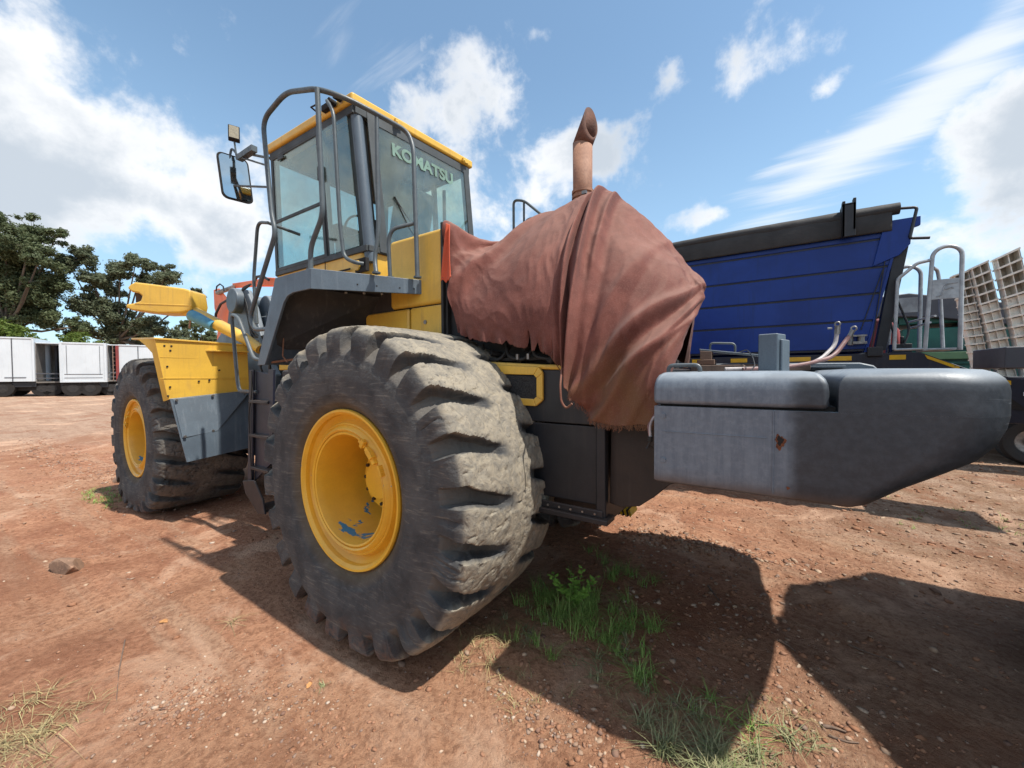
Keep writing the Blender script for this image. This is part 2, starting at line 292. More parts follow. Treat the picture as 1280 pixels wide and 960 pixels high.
# ------------------------------------------------------------------ mesh helpers
class MB:
    def __init__(s): s.v = []; s.f = []
    def add(s, verts, faces):
        o = len(s.v); s.v += [tuple(v) for v in verts]; s.f += [tuple(i+o for i in f) for f in faces]; return s
    def box(s, a, b):
        x0, y0, z0 = a; x1, y1, z1 = b
        return s.add([(x0, y0, z0), (x1, y0, z0), (x1, y1, z0), (x0, y1, z0), (x0, y0, z1), (x1, y0, z1), (x1, y1, z1), (x0, y1, z1)],
                     [(0, 3, 2, 1), (4, 5, 6, 7), (0, 1, 5, 4), (1, 2, 6, 5), (2, 3, 7, 6), (3, 0, 4, 7)])
    def obox(s, c, ax, ay, az):
        """box from its centre and three half-axis vectors"""
        c, ax, ay, az = map(Vector, (c, ax, ay, az))
        vs = [c + ax*i + ay*j + az*k for k in (-1, 1) for j in (-1, 1) for i in (-1, 1)]
        return s.add(vs, [(0, 2, 3, 1), (4, 5, 7, 6), (0, 1, 5, 4), (1, 3, 7, 5), (3, 2, 6, 7), (2, 0, 4, 6)])
    def hexa(s, lo, hi):
        n = len(lo); fs = [tuple(range(n))[::-1], tuple(range(n, 2*n))] + [(i, (i+1) % n, n+(i+1) % n, n+i) for i in range(n)]
        return s.add(list(lo)+list(hi), fs)
    def prism(s, pts, axis, a, b):
        """polygon in the two other axes, extruded along axis from a to b"""
        def P(p, t):
            return {'X': (t, p[0], p[1]), 'Y': (p[0], t, p[1]), 'Z': (p[0], p[1], t)}[axis]
        return s.hexa([P(p, a) for p in pts], [P(p, b) for p in pts])
    def tube(s, path, r, n=10, close=False, caps=True, r2=None):
        path = [Vector(p) for p in path]; m = len(path); rings = []
        up = None
        for i, p in enumerate(path):
            if close: t = path[(i+1) % m]-path[i-1]
            else: t = path[min(i+1, m-1)]-path[max(i-1, 0)]
            t.normalize()
            if up is None: up = t.orthogonal().normalized()
            else: up = (up - t*up.dot(t)).normalized()
            sd = t.cross(up); rr = r if r2 is None else r+(r2-r)*i/(m-1)
            rings.append([p + (up*math.cos(2*math.pi*j/n)+sd*math.sin(2*math.pi*j/n))*rr for j in range(n)])
        vs = [v for rg in rings for v in rg]; fs = []
        for i in range(m if close else m-1):
            for j in range(n):
                a = i*n+j; b = i*n+(j+1) % n; c = ((i+1) % m)*n+(j+1) % n; d = ((i+1) % m)*n+j
                fs.append((a, b, c, d))
        if caps and not close: fs += [tuple(range(n))[::-1], tuple(range((m-1)*n, m*n))]
        return s.add(vs, fs)
    def cyl(s, a, b, r, n=20, r2=None): return s.tube([a, b], r, n, r2=r2)
    def lathe(s, prof, c=(0, 0, 0), axis='Y', n=64, closed=False):
        vs = []; fs = []; m = len(prof)
        for i in range(n):
            a = 2*math.pi*i/n
            for d, r in prof:
                x, z = r*math.cos(a), r*math.sin(a)
                vs.append({'Y': (c[0]+x, c[1]+d, c[2]+z), 'X': (c[0]+d, c[1]+x, c[2]+z), 'Z': (c[0]+x, c[1]+z, c[2]+d)}[axis])
        for i in range(n):
            for j in range(m if closed else m-1):
                a = i*m+j; b = i*m+(j+1) % m; c2 = ((i+1) % n)*m+(j+1) % m; d = ((i+1) % n)*m+j
                fs.append((a, b, c2, d))
        return s.add(vs, fs)
    def build(s, name, m, parent=None, bevel=0., smooth=35, seg=2, solid=0., fixn=True):
        me = bpy.data.meshes.new(name); me.from_pydata(s.v, [], s.f)
        if fixn:
            bm = bmesh.new(); bm.from_mesh(me); bmesh.ops.recalc_face_normals(bm, faces=bm.faces[:]); bm.to_mesh(me); bm.free()
        me.update()
        if smooth:
            me.polygons.foreach_set('use_smooth', [True]*len(me.polygons)); me.set_sharp_from_angle(angle=R_(smooth))
        me.materials.append(m if not isinstance(m, str) else M[m])
        o = bpy.data.objects.new(name, me); COL.objects.link(o)
        if bevel:
            md = o.modifiers.new('bevel', 'BEVEL'); md.width = bevel; md.segments = seg; md.limit_method = 'ANGLE'; md.angle_limit = R_(40); md.harden_normals = True
        if solid:
            md = o.modifiers.new('solid', 'SOLIDIFY'); md.thickness = solid; md.offset = -1
        if parent is not None: attach(o, parent)
        return o
def world_mat(o):
    m = o.matrix_basis.copy()
    if o.parent is not None: m = world_mat(o.parent) @ o.matrix_parent_inverse @ m
    return m
def attach(o, parent):
    o.parent = parent; o.matrix_parent_inverse = world_mat(parent).inverted()
def tag(o, label, cat, group=None, kind=None):
    if label: o['label'] = label
    if cat: o['category'] = cat
    if group: o['group'] = group
    if kind: o['kind'] = kind
    return o
def thing(name, label, cat, loc=(0, 0, 0), group=None):
    o = bpy.data.objects.new(name, None); COL.objects.link(o); o.location = loc; o.empty_display_size = .2
    return tag(o, label, cat, group)
def structure(o): o['kind'] = 'structure'; return o
def kids(o): return [c for c in bpy.data.objects if c.parent == o]
def copy_tree(o, parent=None):
    ch = kids(o); c = o.copy(); COL.objects.link(c)
    if parent is not None: c.parent = parent
    for q in ch: copy_tree(q, c)
    return c
def rnd(path, r, n=5):
    """round the corners of a polyline"""
    path = [Vector(p) for p in path]; out = [path[0]]
    for i in range(1, len(path)-1):
        a, b, c = path[i-1], path[i], path[i+1]
        d = min(r, (a-b).length*.48, (c-b).length*.48)
        p0 = b+(a-b).normalized()*d; p1 = b+(c-b).normalized()*d
        for j in range(n+1):
            t = j/n; out.append(p0*(1-t)**2+b*2*t*(1-t)+p1*t*t)
    out.append(path[-1]); return out

# ------------------------------------------------------------------ numpy gradient noise
_perm = rng.permutation(256); _perm = np.concatenate([_perm, _perm])
_g = rng.normal(size=(256, 2)); _g /= np.linalg.norm(_g, axis=1)[:, None]
def gnoise(x, y):
    xi = np.floor(x).astype(int); yi = np.floor(y).astype(int); xf = x-xi; yf = y-yi
    u = xf*xf*xf*(xf*(xf*6-15)+10); v = yf*yf*yf*(yf*(yf*6-15)+10)
    def g(ix, iy, fx, fy):
        h = _perm[(_perm[ix & 255]+iy) & 255]; return _g[h, 0]*fx+_g[h, 1]*fy
    a = g(xi, yi, xf, yf); b = g(xi+1, yi, xf-1, yf); c = g(xi, yi+1, xf, yf-1); d = g(xi+1, yi+1, xf-1, yf-1)
    return (a*(1-u)+b*u)*(1-v)+(c*(1-u)+d*u)*v
def fbm(x, y, s, o=4, g=.5):
    t = 0; a = 1; f = s
    for i in range(o): t = t+a*gnoise(x*f+17.3*i, y*f-9.1*i); a *= g; f *= 2.03
    return t
def sstep(a, b, x):
    t = np.clip((x-a)/(b-a), 0, 1); return t*t*(3-2*t)

# ================================================================== GROUND
def gz(x, y):
    x = np.asarray(x, float); y = np.asarray(y, float)
    z = .017*np.maximum(0, -8-x)                       # the yard climbs gently towards the parked box trailers
    d = np.hypot(x-2.2, y+2.95)
    near = 1/(1+(d/14)**2)
    z = z + (.035*fbm(x, y, .45, 3) + .012*fbm(x, y, 2.2, 3)*near*1.5 + .0055*fbm(x, y, 9, 3)*near + .012*fbm(x+40, y, 1.1, 2)*near)
    # crumbly edge of an old rut behind the rear wheel, and wheel tracks
    e = y-(1.15-.42*(x-1.4)+.10*fbm(x, y*0, 3.1, 3))
    z = z + np.where((x > .9) & (x < 3.2), .045*sstep(-.12, .08, e)*sstep(.9, 1.3, x)*sstep(3.2, 2.6, x)*np.exp(-np.maximum(e, 0)*.9), 0)
    z = z + .06*np.exp(-(((x-.78)/.35)**2+((y+1.02)/.12)**2))          # soil pushed up beside the tyre
    clod = np.maximum(0, fbm(x, y, 7., 3)-.12)*np.maximum(0, fbm(x+9, y-4, .9, 2)+.15)
    z = z + .10*clod*near
    for c0, am in ((-2.0, .016), (-2.75, .024), (-3.6, .022), (2.9, .03), (3.7, .03)):
        q = (y-.18*x-c0)/.16; z = z - am*np.exp(-q*q)*(1+.4*np.sin((y-.18*x)*3+x*21))*near*.9
    ridge = np.sin(3.0*(y+.35*x)+1.5*gnoise(x*.7, y*.7))
    z = z + .010*ridge*near*sstep(0, -3, x)
    flat = np.exp(-((x/1.0)**2+((y+1.1)/.7)**2)**2)+np.exp(-(((x+4.6)/1.0)**2+((y+1.)/.7)**2)**2)
    z = z*(1-.7*np.clip(flat, 0, 1)) - .02*np.clip(flat, 0, 1)
    return z
def gz1(x, y): return float(gz(np.array([x]), np.array([y]))[0])

def ground_mat():
    ma = bpy.data.materials.new('red_laterite_soil'); ma.use_nodes = True
    k = NT(ma.node_tree); bs = k.n['Principled BSDF']
    tc = k.add('ShaderNodeTexCoord').outputs['Object']
    sp = k.add('ShaderNodeSeparateXYZ'); k.l.new(tc, sp.inputs[0]); X, Y = sp.outputs[0], sp.outputs[1]
    big = k.noise(tc, .35, 5, .6, .3); mid = k.noise(tc, 2.4, 7, .65, .3); fine = k.noise(tc, 26, 7, .72); gr = k.noise(tc, 95, 5, .75)
    mp = k.add('ShaderNodeMapping'); k.l.new(tc, mp.inputs[0]); mp.inputs['Rotation'].default_value = (0, 0, R_(-14)); mp.inputs['Scale'].default_value = (.28, 2.6, 1)
    trk = k.noise(mp.outputs[0], 1.3, 6, .62, .3)
    c = k.mix(k.ramp(mid, .34, .66), (.53, .27, .16), (.34, .150, .088))
    c = k.mix(k.ramp(big, .40, .62), c, (.48, .26, .155))
    c = k.mix(k.m('MULTIPLY', k.ramp(trk, .50, .66), .6), c, (.50, .33, .22))
    # pale, gravelly surface on the far left and behind the tipper
    farl = k.ramp(k.m('ADD', X, k.m('MULTIPLY', big, 5.)), -7.5, -12.5)
    c = k.mix(k.m('MULTIPLY', farl, .75), c, k.mix(k.ramp(trk, .38, .64), (.46, .35, .26), (.36, .25, .18)))
    ry = k.m('MULTIPLY', k.ramp(k.m('ADD', Y, k.m('MULTIPLY', mid, 1.6)), 1.6, 3.6), k.ramp(X, 1.5, 3.5))
    c = k.mix(k.m('MULTIPLY', ry, .7), c, k.mix(k.ramp(mid, .35, .62), (.40, .31, .23), (.24, .17, .11)))
    # compacted darker mud in the right foreground
    c = k.mix(k.m('MULTIPLY', k.m('MULTIPLY', k.ramp(X, 1.9, 2.8), k.ramp(Y, 1.9, .6)), .6), c, k.mix(k.ramp(trk, .40, .62), (.42, .29, .20), (.27, .165, .11)))
    c = k.mix(k.m('MULTIPLY', k.ramp(fine, .42, .66), .62), c, (.17, .074, .042))
    c = k.mix(k.m('MULTIPLY', k.ramp(fine, .46, .28), .35), c, (.48, .30, .20))
    vo = k.add('ShaderNodeTexVoronoi'); k.l.new(tc, vo.inputs['Vector']); vo.inputs['Scale'].default_value = 70; vo.inputs['Randomness'].default_value = 1
    grit = k.m('MULTIPLY', k.ramp(vo.outputs['Distance'], .26, .16), k.ramp(k.noise(tc, 1.7, 5, .6), .53, .66))
    vc = k.add('ShaderNodeSeparateColor'); k.l.new(vo.outputs['Color'], vc.inputs[0])
    c = k.mix(k.m('MULTIPLY', grit, k.ramp(vc.outputs[0], .5, .6)), c, k.mix(vc.outputs[1], (.50, .35, .25), (.22, .13, .095)))
    c = k.mix(k.m('MULTIPLY', k.ramp(gr, .60, .72), .4), c, (.54, .34, .23))
    dp = k.noise(tc, .9, 7, .7, .6); c = k.mix(k.m('MULTIPLY', k.ramp(dp, .52, .62), .55), c, (.27, .12, .068)); c = k.mix(k.m('MULTIPLY', k.ramp(dp, .47, .36), .6), c, (.64, .41, .28))
    k.l.new(c, bs.inputs['Base Color']); bs.inputs['Roughness'].default_value = .95; bs.inputs['Specular IOR Level'].default_value = .12
    b = k.add('ShaderNodeBump'); b.inputs['Strength'].default_value = 1.; b.inputs['Distance'].default_value = .045
    h = k.m('ADD', k.m('ADD', k.m('MULTIPLY', fine, .8), k.m('MULTIPLY', gr, .28)), k.m('ADD', k.m('MULTIPLY', grit, .12), k.m('MULTIPLY', mid, .8)))
    k.l.new(h, b.inputs['Height']); k.l.new(b.outputs[0], bs.inputs['Normal'])
    return ma
M['soil'] = ground_mat()

def grid_mesh(name, PX, PY, PZ, m, smooth=True, close_u=False):
    """PX,PY,PZ are (nu, nv) arrays"""
    nu, nv = PX.shape; co = np.stack([PX, PY, PZ], -1).reshape(-1, 3).astype(np.float32)
    a = np.arange(nu-(0 if close_u else 1))[:, None]; b = np.arange(nv-1)[None, :]; a2 = (a+1) % nu
    q = np.stack([a*nv+b, a2*nv+b, a2*nv+b+1, a*nv+b+1], -1).reshape(-1, 4)
    me = bpy.data.meshes.new(name); me.vertices.add(len(co)); me.vertices.foreach_set('co', co.ravel())
    me.loops.add(q.size); me.loops.foreach_set('vertex_index', q.ravel().astype(np.int32))
    me.polygons.add(len(q)); me.polygons.foreach_set('loop_start', np.arange(0, q.size, 4, dtype=np.int32)); me.polygons.foreach_set('loop_total', np.full(len(q), 4, dtype=np.int32))
    me.polygons.foreach_set('use_smooth', np.full(len(q), smooth)); me.update(calc_edges=True); me.validate()
    me.materials.append(M[m]); o = bpy.data.objects.new(name, me); COL.objects.link(o); return o
def make_ground():
    n = 620; u = np.linspace(-1, 1, n)
    def warp(u, c, k, ext): return c+ext*np.sinh(k*u)/np.sinh(k)
    xs = warp(u, 1.2, 9.0, 900); ys = warp(u, -.9, 9.0, 900)
    X, Y = np.meshgrid(xs, ys, indexing='ij')
    o = grid_mesh('ground', X, Y, gz(X, Y), 'soil'); structure(o)
make_ground()

# ================================================================== WHEEL LOADER
LD = thing('wheel_loader', 'big worn yellow and blue grey wheel loader parked on red soil', 'wheel loader', (0, .1, 0))
RR, WT = 1.03, .89
def make_tyre_mesh(name, squash, zc, nl=23, seed=1, crown_lit=1.):
    """tyre about its own centre; Y runs from the outer face (0) to the inner face (WT)"""
    NTH = nl*42
    # outer (lug) profile and carcass (groove floor) profile, matched point for point
    side_ = [(.045, .47), (.02, .50), (-.02, .545), (-.042, .62), (-.05, .70), (-.045, .77), (-.036, .82)]
    lug = side_+[(-.036, .862), (-.038, .895), (-.037, .930), (-.033, .958), (-.022, .984), (-.002, 1.004), (.030, 1.015), (.085, 1.024), (.15, 1.029), (.24, 1.031), (.34, 1.031), (WT/2, 1.031)]
    car = side_+[(-.026, .846), (-.006, .866), (.014, .884), (.030, .898), (.044, .910), (.060, .920), (.082, .930), (.12, .940), (.17, .948), (.24, .968), (.335, 1.008), (WT/2, 1.025)]
    def full(pf): pf = np.array(pf); return np.concatenate([pf, np.array([(WT-y, r) for y, r in pf[-2::-1]])])
    lug, car = full(lug), full(car)
    seg = np.hypot(np.diff(lug[:, 0]), np.diff(lug[:, 1])); cum = np.concatenate([[0], np.cumsum(seg)])
    s = np.linspace(0, cum[-1], 185); ly, lr = np.interp(s, cum, lug[:, 0]), np.interp(s, cum, lug[:, 1]); cy_, cr_ = np.interp(s, cum, car[:, 0]), np.interp(s, cum, car[:, 1])
    cy_[1:-1] = (cy_[:-2]+2*cy_[1:-1]+cy_[2:])/4; cr_[1:-1] = (cr_[:-2]+2*cr_[1:-1]+cr_[2:])/4
    ty = np.gradient(ly); tr = np.gradient(lr); L = np.hypot(ty, tr); ny, nr = -tr/L, ty/L
    flip = np.sign((ly-WT/2)*ny+(lr-.6)*nr); ny *= flip; nr *= flip
    th = np.linspace(0, 2*np.pi, NTH, endpoint=False)
    TH, LY = np.meshgrid(th, ly, indexing='ij'); b_ = lambda a: np.broadcast_to(a, TH.shape)
    LR, CY, CR, NY, NR = b_(lr), b_(cy_), b_(cr_), b_(ny), b_(nr)
    PR = LR
    yy = LY-WT/2; side = yy < 0; ay = np.clip(np.abs(yy)/(WT/2), 0, 1.1)
    ph = np.where(side, 0, .5)
    slant = np.where(side, -1, 1)*(.42*np.clip(ay, 0, 1.)**1.3)
    ln = TH/(2*np.pi)*nl
    wob = .035*gnoise(ln*1.3+3*ph, yy*6+seed)+.02*gnoise(ln*4.1, yy*22)
    fr = (ln+ph+slant+wob) % 1.; dc = np.abs(fr-.5)*2         # 1 at the groove's middle
    onside = sstep(.80, .86, PR)
    gw = .16+.12*sstep(.25, .75, ay)+.10*sstep(.84, 1.02, ay)
    g = sstep(1-gw-.035, 1-gw+.03, dc)*sstep(.20, .40, ay)*onside
    y = LY*(1-g)+CY*g; r = LR*(1-g)+CR*g
    # chipped edges and pitted, cut crowns
    nzz = fbm(ln*1.9, yy*9+seed*5, 1., 4)
    chips = np.clip(nzz-.16, 0, .5); cut = np.clip(.055-np.abs(fbm(ln*1.1+4, yy*7+9*seed, 1., 3)), 0, .055)
    edge = sstep(.45, .92, dc+(.12*gnoise(ln*6, yy*30)))*(1-g)*sstep(.04, .30, ay)
    H = -(.018*chips+.15*cut+.007*edge+.008*np.clip(fbm(ln*5.3, yy*27, 1., 3)-.12, 0, .5))*onside*(1-.6*g)+.003*fbm(ln*2, yy*14+PR*9, 1., 4)*onside
    H = H+.004*np.exp(-((PR-.60)/.008)**2)*(ay > .8)+.0025*np.exp(-((PR-.79)/.006)**2)*(ay > .8)
    r = r+NR*H; y = y+NY*H
    x = r*np.cos(TH); z = r*np.sin(TH)
    low = -zc*squash
    # flattened foot and bulge above it
    dpt = np.clip((low+.10)-z, 0, .3); z2 = np.where(z < low+.10, low+.10-.10*np.tanh(dpt/.10)*1.0, z); z2 = np.maximum(z2, low)
    bul = .75*(z2-z)+.035*np.exp(-((z-low-.10)/.16)**2)
    sgn = np.where(yy < 0, -1, 1)*sstep(.35, 1, ay); y = y+sgn*bul*.55
    x = x*(1+.25*(z2-z))
    o = grid_mesh(name, x, y, z2, 'tyre', close_u=True)
    crown = sstep(.955, 1.012, PR)*(1-g)*(1-.8*np.clip(edge, 0, 1))
    wear_shade = np.clip(.40+.6*crown_lit*crown-.40*g*onside-2.5*cut*onside, 0, 1)
    o.data.set_sharp_from_angle(angle=R_(38)); at = o.data.attributes.new('wear_shade', 'FLOAT', 'POINT'); at.data.foreach_set('value', wear_shade.ravel().astype(np.float32))
    return o
def make_rim(n_out=''):
    r = MB()
    r.lathe([(.05, .462), (.012, .468), (-.006, .484), (-.006, .497), (.006, .502), (.028, .498), (.05, .485)], n=96, closed=True)
    r.lathe([(.004, .488), (.030, .470), (.060, .448), (.072, .430), (.060, .420), (.030, .412), (.022, .404), (.030, .396), (.012, .384), (.004, .374),
             (.012, .364), (.022, .362), (.010, .352), (.014, .342), (.040, .335), (.070, .330), (.30, .318), (.40, .306), (.415, .29), (.42, .0)], n=96)
    o = r.build('wheel_rim', 'yellow_rim', smooth=28)
    return o
def make_wheel(loc, tyre, first=None, rot=0., far=False):
    rim = make_rim() if first is None else first.copy()
    if first is not None: COL.objects.link(rim)
    rim.name = 'wheel'; rim.location = loc; rim.rotation_euler = (0, rot, 0)
    if far: rim.rotation_euler = (0, rot, math.pi)
    attach(rim, LD)
    def sub(o):
        o.parent = rim; o.matrix_parent_inverse = Matrix()
    ty = tyre if tyre.parent is None else tyre.copy()
    if ty is not tyre: COL.objects.link(ty)
    # the rim turns, the flattened foot of the tyre stays at the bottom
    ty.rotation_euler = (0, -rot, 0); sub(ty)
    return rim
hubm = None
def wheel_details(rim, ang):
    def sub(o): o.parent = rim; o.matrix_parent_inverse = Matrix()
    h = MB(); h.lathe([(.42, .215), (.30, .205), (.285, .19), (.28, .13), (.24, .12), (.235, 0)], n=48)
    o = h.build('hub', 'yellow_rim', smooth=30); sub(o)
    b = MB()
    for i in range(18):
        a = 2*math.pi*i/18; p = Vector((math.cos(a)*.255, 0, math.sin(a)*.255)); b.cyl(p+Vector((0, .418, 0)), p+Vector((0, .375, 0)), .017, 6)
    for i in range(12):
        a = 2*math.pi*i/12; p = Vector((math.cos(a)*.165, 0, math.sin(a)*.165)); b.cyl(p+Vector((0, .30, 0)), p+Vector((0, .265, 0)), .012, 6)
    o = b.build('wheel_bolts', 'brown_black', smooth=30); o['kind'] = 'stuff'; sub(o)
    l = MB()
    def seg(a0, a1, d0, d1, r0, r1):
        n = 6; lo = []; 
        for i in range(n):
            t0 = R_(a0+(a1-a0)*i/n); t1 = R_(a0+(a1-a0)*(i+1)/n)
            P = lambda t, r, d: (r*math.cos(t), d, r*math.sin(t))
            l.hexa([P(t0, r0, d0), P(t1, r0, d0), P(t1, r1, d0), P(t0, r1, d0)], [P(t0, r0, d1), P(t1, r0, d1), P(t1, r1, d1), P(t0, r1, d1)])
    seg(ang-17, ang+1, -.020, .02, .350, .378); seg(ang+2.5, ang+13, -.016, .02, .352, .372); seg(ang-12, ang-3, -.032, .0, .358, .392)
    seg(ang+4, ang+8, -.028, .0, .345, .395); seg(ang-30, ang-20, -.012, .02, .372, .388)
    o = l.build('lock_ring', 'yellow_rim', bevel=.004); sub(o)
    bp = MB(); 
tyre_r = make_tyre_mesh('tyre', .965, .98, seed=1)
tyre_f = make_tyre_mesh('tyre', .955, .93, seed=4, crown_lit=.38)  # front crown colour lowered to paint in the shade of fender and loader
w0 = make_wheel((0, -1.5, .98), tyre_r); wheel_details(w0, 50)
w1 = make_wheel((-4.6, -1.42, .90), tyre_f, w0); wheel_details(w1, 150)
w2 = make_wheel((0, 1.7, .98), tyre_r, w0, far=True); w3 = make_wheel((-4.6, 1.62, .90), tyre_f, w0, far=True)
for w in (w2, w3): wheel_details(w, 80)

# ---------------- rear frame and body
b = MB()
b.box((-1.9, -.62, .75), (1.36, .82, 1.45)); b.box((-.3, -.80, .62), (.3, 1.0, 1.25))          # frame rails and axle mass
b.cyl((0, -1.15, .98), (0, 1.35, .98), .22, 24)
b.box((-1.0, -.60, 1.45), (1.70, .80, 1.72))
b.build('rear_frame', 'grey_dark', LD, bevel=.01)
p = MB(); p.prism([(.45, .93), (1.415, .93), (1.415, 1.385), (.45, 1.385)], 'Y', -.80, -.775); p.build('side_panel', 'grey_dark', LD, bevel=.006)
p = MB(); p.prism([(.45, 1.393), (1.45, 1.393), (1.45, 1.715), (.45, 1.715)], 'Y', -.805, -.78); p.build('side_panel', 'grey_dark', LD, bevel=.006)
p = MB(); p.box((1.372, -.835, .86), (1.432, -.775, 1.52)); p.build('corner_post', 'grey_dark', LD, bevel=.012)
p = MB(); p.box((.40, -.87, .845), (1.455, -.74, .875)); p.box((.40, -.845, .875), (1.42, -.825, .915)); p.build('lower_rail', 'grey_dark', LD, bevel=.005)
b = MB()
for i in range(12): b.cyl((.55+i*.075, -.846, .895), (.55+i*.075, -.852, .895), .007, 6)
o = b.build('rivets', 'steel', LD); o['kind'] = 'stuff'
p = MB(); p.prism([(1.43, .945), (1.50, .93), (1.60, .955), (1.68, 1.02), (1.76, 1.10), (1.95, 1.18), (2.45, 1.20), (2.45, 1.5), (1.44, 1.5)], 'Y', -.765, -.745)
p.prism([(1.43, .96), (1.60, .97), (1.76, 1.12), (2.45, 1.21), (2.45, 1.5), (1.44, 1.5)], 'Y', -.74, .94); p.build('rear_panel', 'brown_black', LD, bevel=.006)
p = MB(); p.box((1.44, -.79, 1.405), (1.80, -.768, 1.445)); p.build('trim_strip', 'brown_black', LD, bevel=.004)
# yellow edge and framed filter vent
p = MB(); p.tube([(.35, -.80, 1.775), (1.02, -.80, 1.735), (1.30, -.80, 1.725)], .016, 8); p.build('edge_strip', 'yellow', LD)
v = MB()
ov = [(.40, 1.50), (.98, 1.49), (1.03, 1.53), (1.03, 1.70), (1.0, 1.735), (.40, 1.765)]; iv = [(.40, 1.55), (.965, 1.535), (.985, 1.55), (.985, 1.665), (.965, 1.685), (.40, 1.70)]
for i in range(6):
    j = (i+1) % 6
    v.hexa([(ov[i][0], -.83, ov[i][1]), (ov[j][0], -.83, ov[j][1]), (iv[j][0], -.83, iv[j][1]), (iv[i][0], -.83, iv[i][1])],
           [(ov[i][0], -.808, ov[i][1]), (ov[j][0], -.808, ov[j][1]), (iv[j][0], -.808, iv[j][1]), (iv[i][0], -.808, iv[i][1])])
vf = v.build('vent_frame', 'yellow', LD, bevel=.005)
v = MB(); v.prism([(.41, 1.545), (.985, 1.53), (.99, 1.675), (.41, 1.71)], 'Y', -.822, -.812); v.build('filter_mesh', 'foam', vf)
# hood core under the canvas: engine bits show below its hem
b = MB(); b.box((.16, -.66, 1.72), (1.5, .9, 1.95)); b.box((.30, -.5, 1.95), (1.4, .7, 2.5)); b.build('engine_block', 'dark', LD, bevel=.02)
b = MB()
for i in range(16):
    x = .5+random.random()*.9; z = 1.76+random.random()*.12
    b.cyl((x, -.66, z), (x+random.uniform(-.05, .05), -.74-random.random()*.04, z+random.uniform(-.02, .03)), random.uniform(.012, .03), 10)
for i in range(5):
    x = .5+i*.2
    b.tube(rnd([(x, -.74, 1.90), (x+.05, -.79, 1.80), (x+.18, -.79, 1.78), (x+.22, -.72, 1.88)], .05), .012, 8)
b.box((.55, -.76, 1.78), (1.05, -.70, 1.80)); b.cyl((1.12, -.78, 1.78), (1.22, -.74, 1.90), .035, 12); b.cyl((1.05, -.78, 1.76), (1.14, -.74, 1.88), .03, 12)
b.build('engine_fittings', 'dark', LD)
for x in (.83, .91):
    b = MB(); b.cyl((x, -.80, 1.785), (x, -.80, 1.82), .012, 8); b.build('bolt', 'steel', LD)

# ---------------- counterweight
def outline(xc, inset, z, x0=1.76, y0=-1.10, y1=1.30, rx=.20, ry=.24, n=9, bow=.17):
    """plan outline: straight sides, rounded rear corners reaching xc, and a rear face bowed outwards by bow"""
    x0 = x0+min(inset, .03); y0 = y0+inset; y1 = y1-inset; xc = xc-inset; pts = [(x0, y0, z)]; ym = (y0+y1)/2
    for i in range(n+1):
        a = -math.pi/2+math.pi/2*.93*i/n; pts.append((xc-rx+rx*math.cos(a), y0+ry+ry*math.sin(a), z))
    ya = pts[-1][1]
    for i in range(1, 12):
        y = ya+(2*ym-2*ya)*i/12; t = (y-ya)/(2*ym-2*ya); pts.append((xc+bow*4*t*(1-t)*(1-.0*t), y, z))
    for i in range(n, -1, -1):
        a = -math.pi/2+math.pi/2*.93*i/n; pts.append((xc-rx+rx*math.cos(a), 2*ym-(y0+ry+ry*math.sin(a)), z))
    pts.append((x0, y1, z)); return pts
def loft(mb, rings):
    n = len(rings[0]); o = len(mb.v); mb.v += [tuple(p) for r in rings for p in r]
    for i in range(len(rings)-1):
        for j in range(n):
            k = (j+1) % n; mb.f.append((o+i*n+j, o+i*n+k, o+(i+1)*n+k, o+(i+1)*n+j))
    mb.f.append(tuple(range(o, o+n))[::-1]); mb.f.append(tuple(range(o+(len(rings)-1)*n, o+len(rings)*n)))
def cw_col(k, tc, c):   # the forward half is lighter, the rear half dark, with a soft wavering border
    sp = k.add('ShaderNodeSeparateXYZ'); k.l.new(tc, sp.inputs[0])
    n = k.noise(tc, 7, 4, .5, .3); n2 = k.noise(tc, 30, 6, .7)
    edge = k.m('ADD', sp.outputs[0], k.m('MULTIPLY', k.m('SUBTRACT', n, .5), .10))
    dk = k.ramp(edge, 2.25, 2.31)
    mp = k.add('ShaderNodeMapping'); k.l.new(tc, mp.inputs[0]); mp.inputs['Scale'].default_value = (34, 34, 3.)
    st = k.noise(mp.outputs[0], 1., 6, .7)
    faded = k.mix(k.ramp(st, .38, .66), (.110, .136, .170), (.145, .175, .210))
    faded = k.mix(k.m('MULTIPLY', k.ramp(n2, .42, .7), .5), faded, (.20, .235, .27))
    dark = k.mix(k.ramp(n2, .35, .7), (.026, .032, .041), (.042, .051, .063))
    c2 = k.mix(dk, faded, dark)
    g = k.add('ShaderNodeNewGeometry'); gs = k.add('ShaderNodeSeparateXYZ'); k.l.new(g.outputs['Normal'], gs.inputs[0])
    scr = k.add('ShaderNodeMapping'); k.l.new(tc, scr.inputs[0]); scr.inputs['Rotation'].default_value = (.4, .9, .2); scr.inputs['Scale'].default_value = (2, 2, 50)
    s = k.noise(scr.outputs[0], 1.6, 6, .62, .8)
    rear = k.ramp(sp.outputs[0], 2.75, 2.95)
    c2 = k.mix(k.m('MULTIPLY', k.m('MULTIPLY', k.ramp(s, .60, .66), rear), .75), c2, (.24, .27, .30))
    # lighter, mottled upper surface
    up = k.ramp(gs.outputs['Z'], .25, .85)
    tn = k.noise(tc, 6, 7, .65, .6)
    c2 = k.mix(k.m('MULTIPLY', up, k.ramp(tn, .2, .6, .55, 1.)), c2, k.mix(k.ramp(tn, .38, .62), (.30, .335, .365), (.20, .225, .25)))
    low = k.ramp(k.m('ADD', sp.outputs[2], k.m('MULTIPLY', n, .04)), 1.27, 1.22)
    return k.mix(k.m('MULTIPLY', low, .6), c2, (.10, .07, .055))
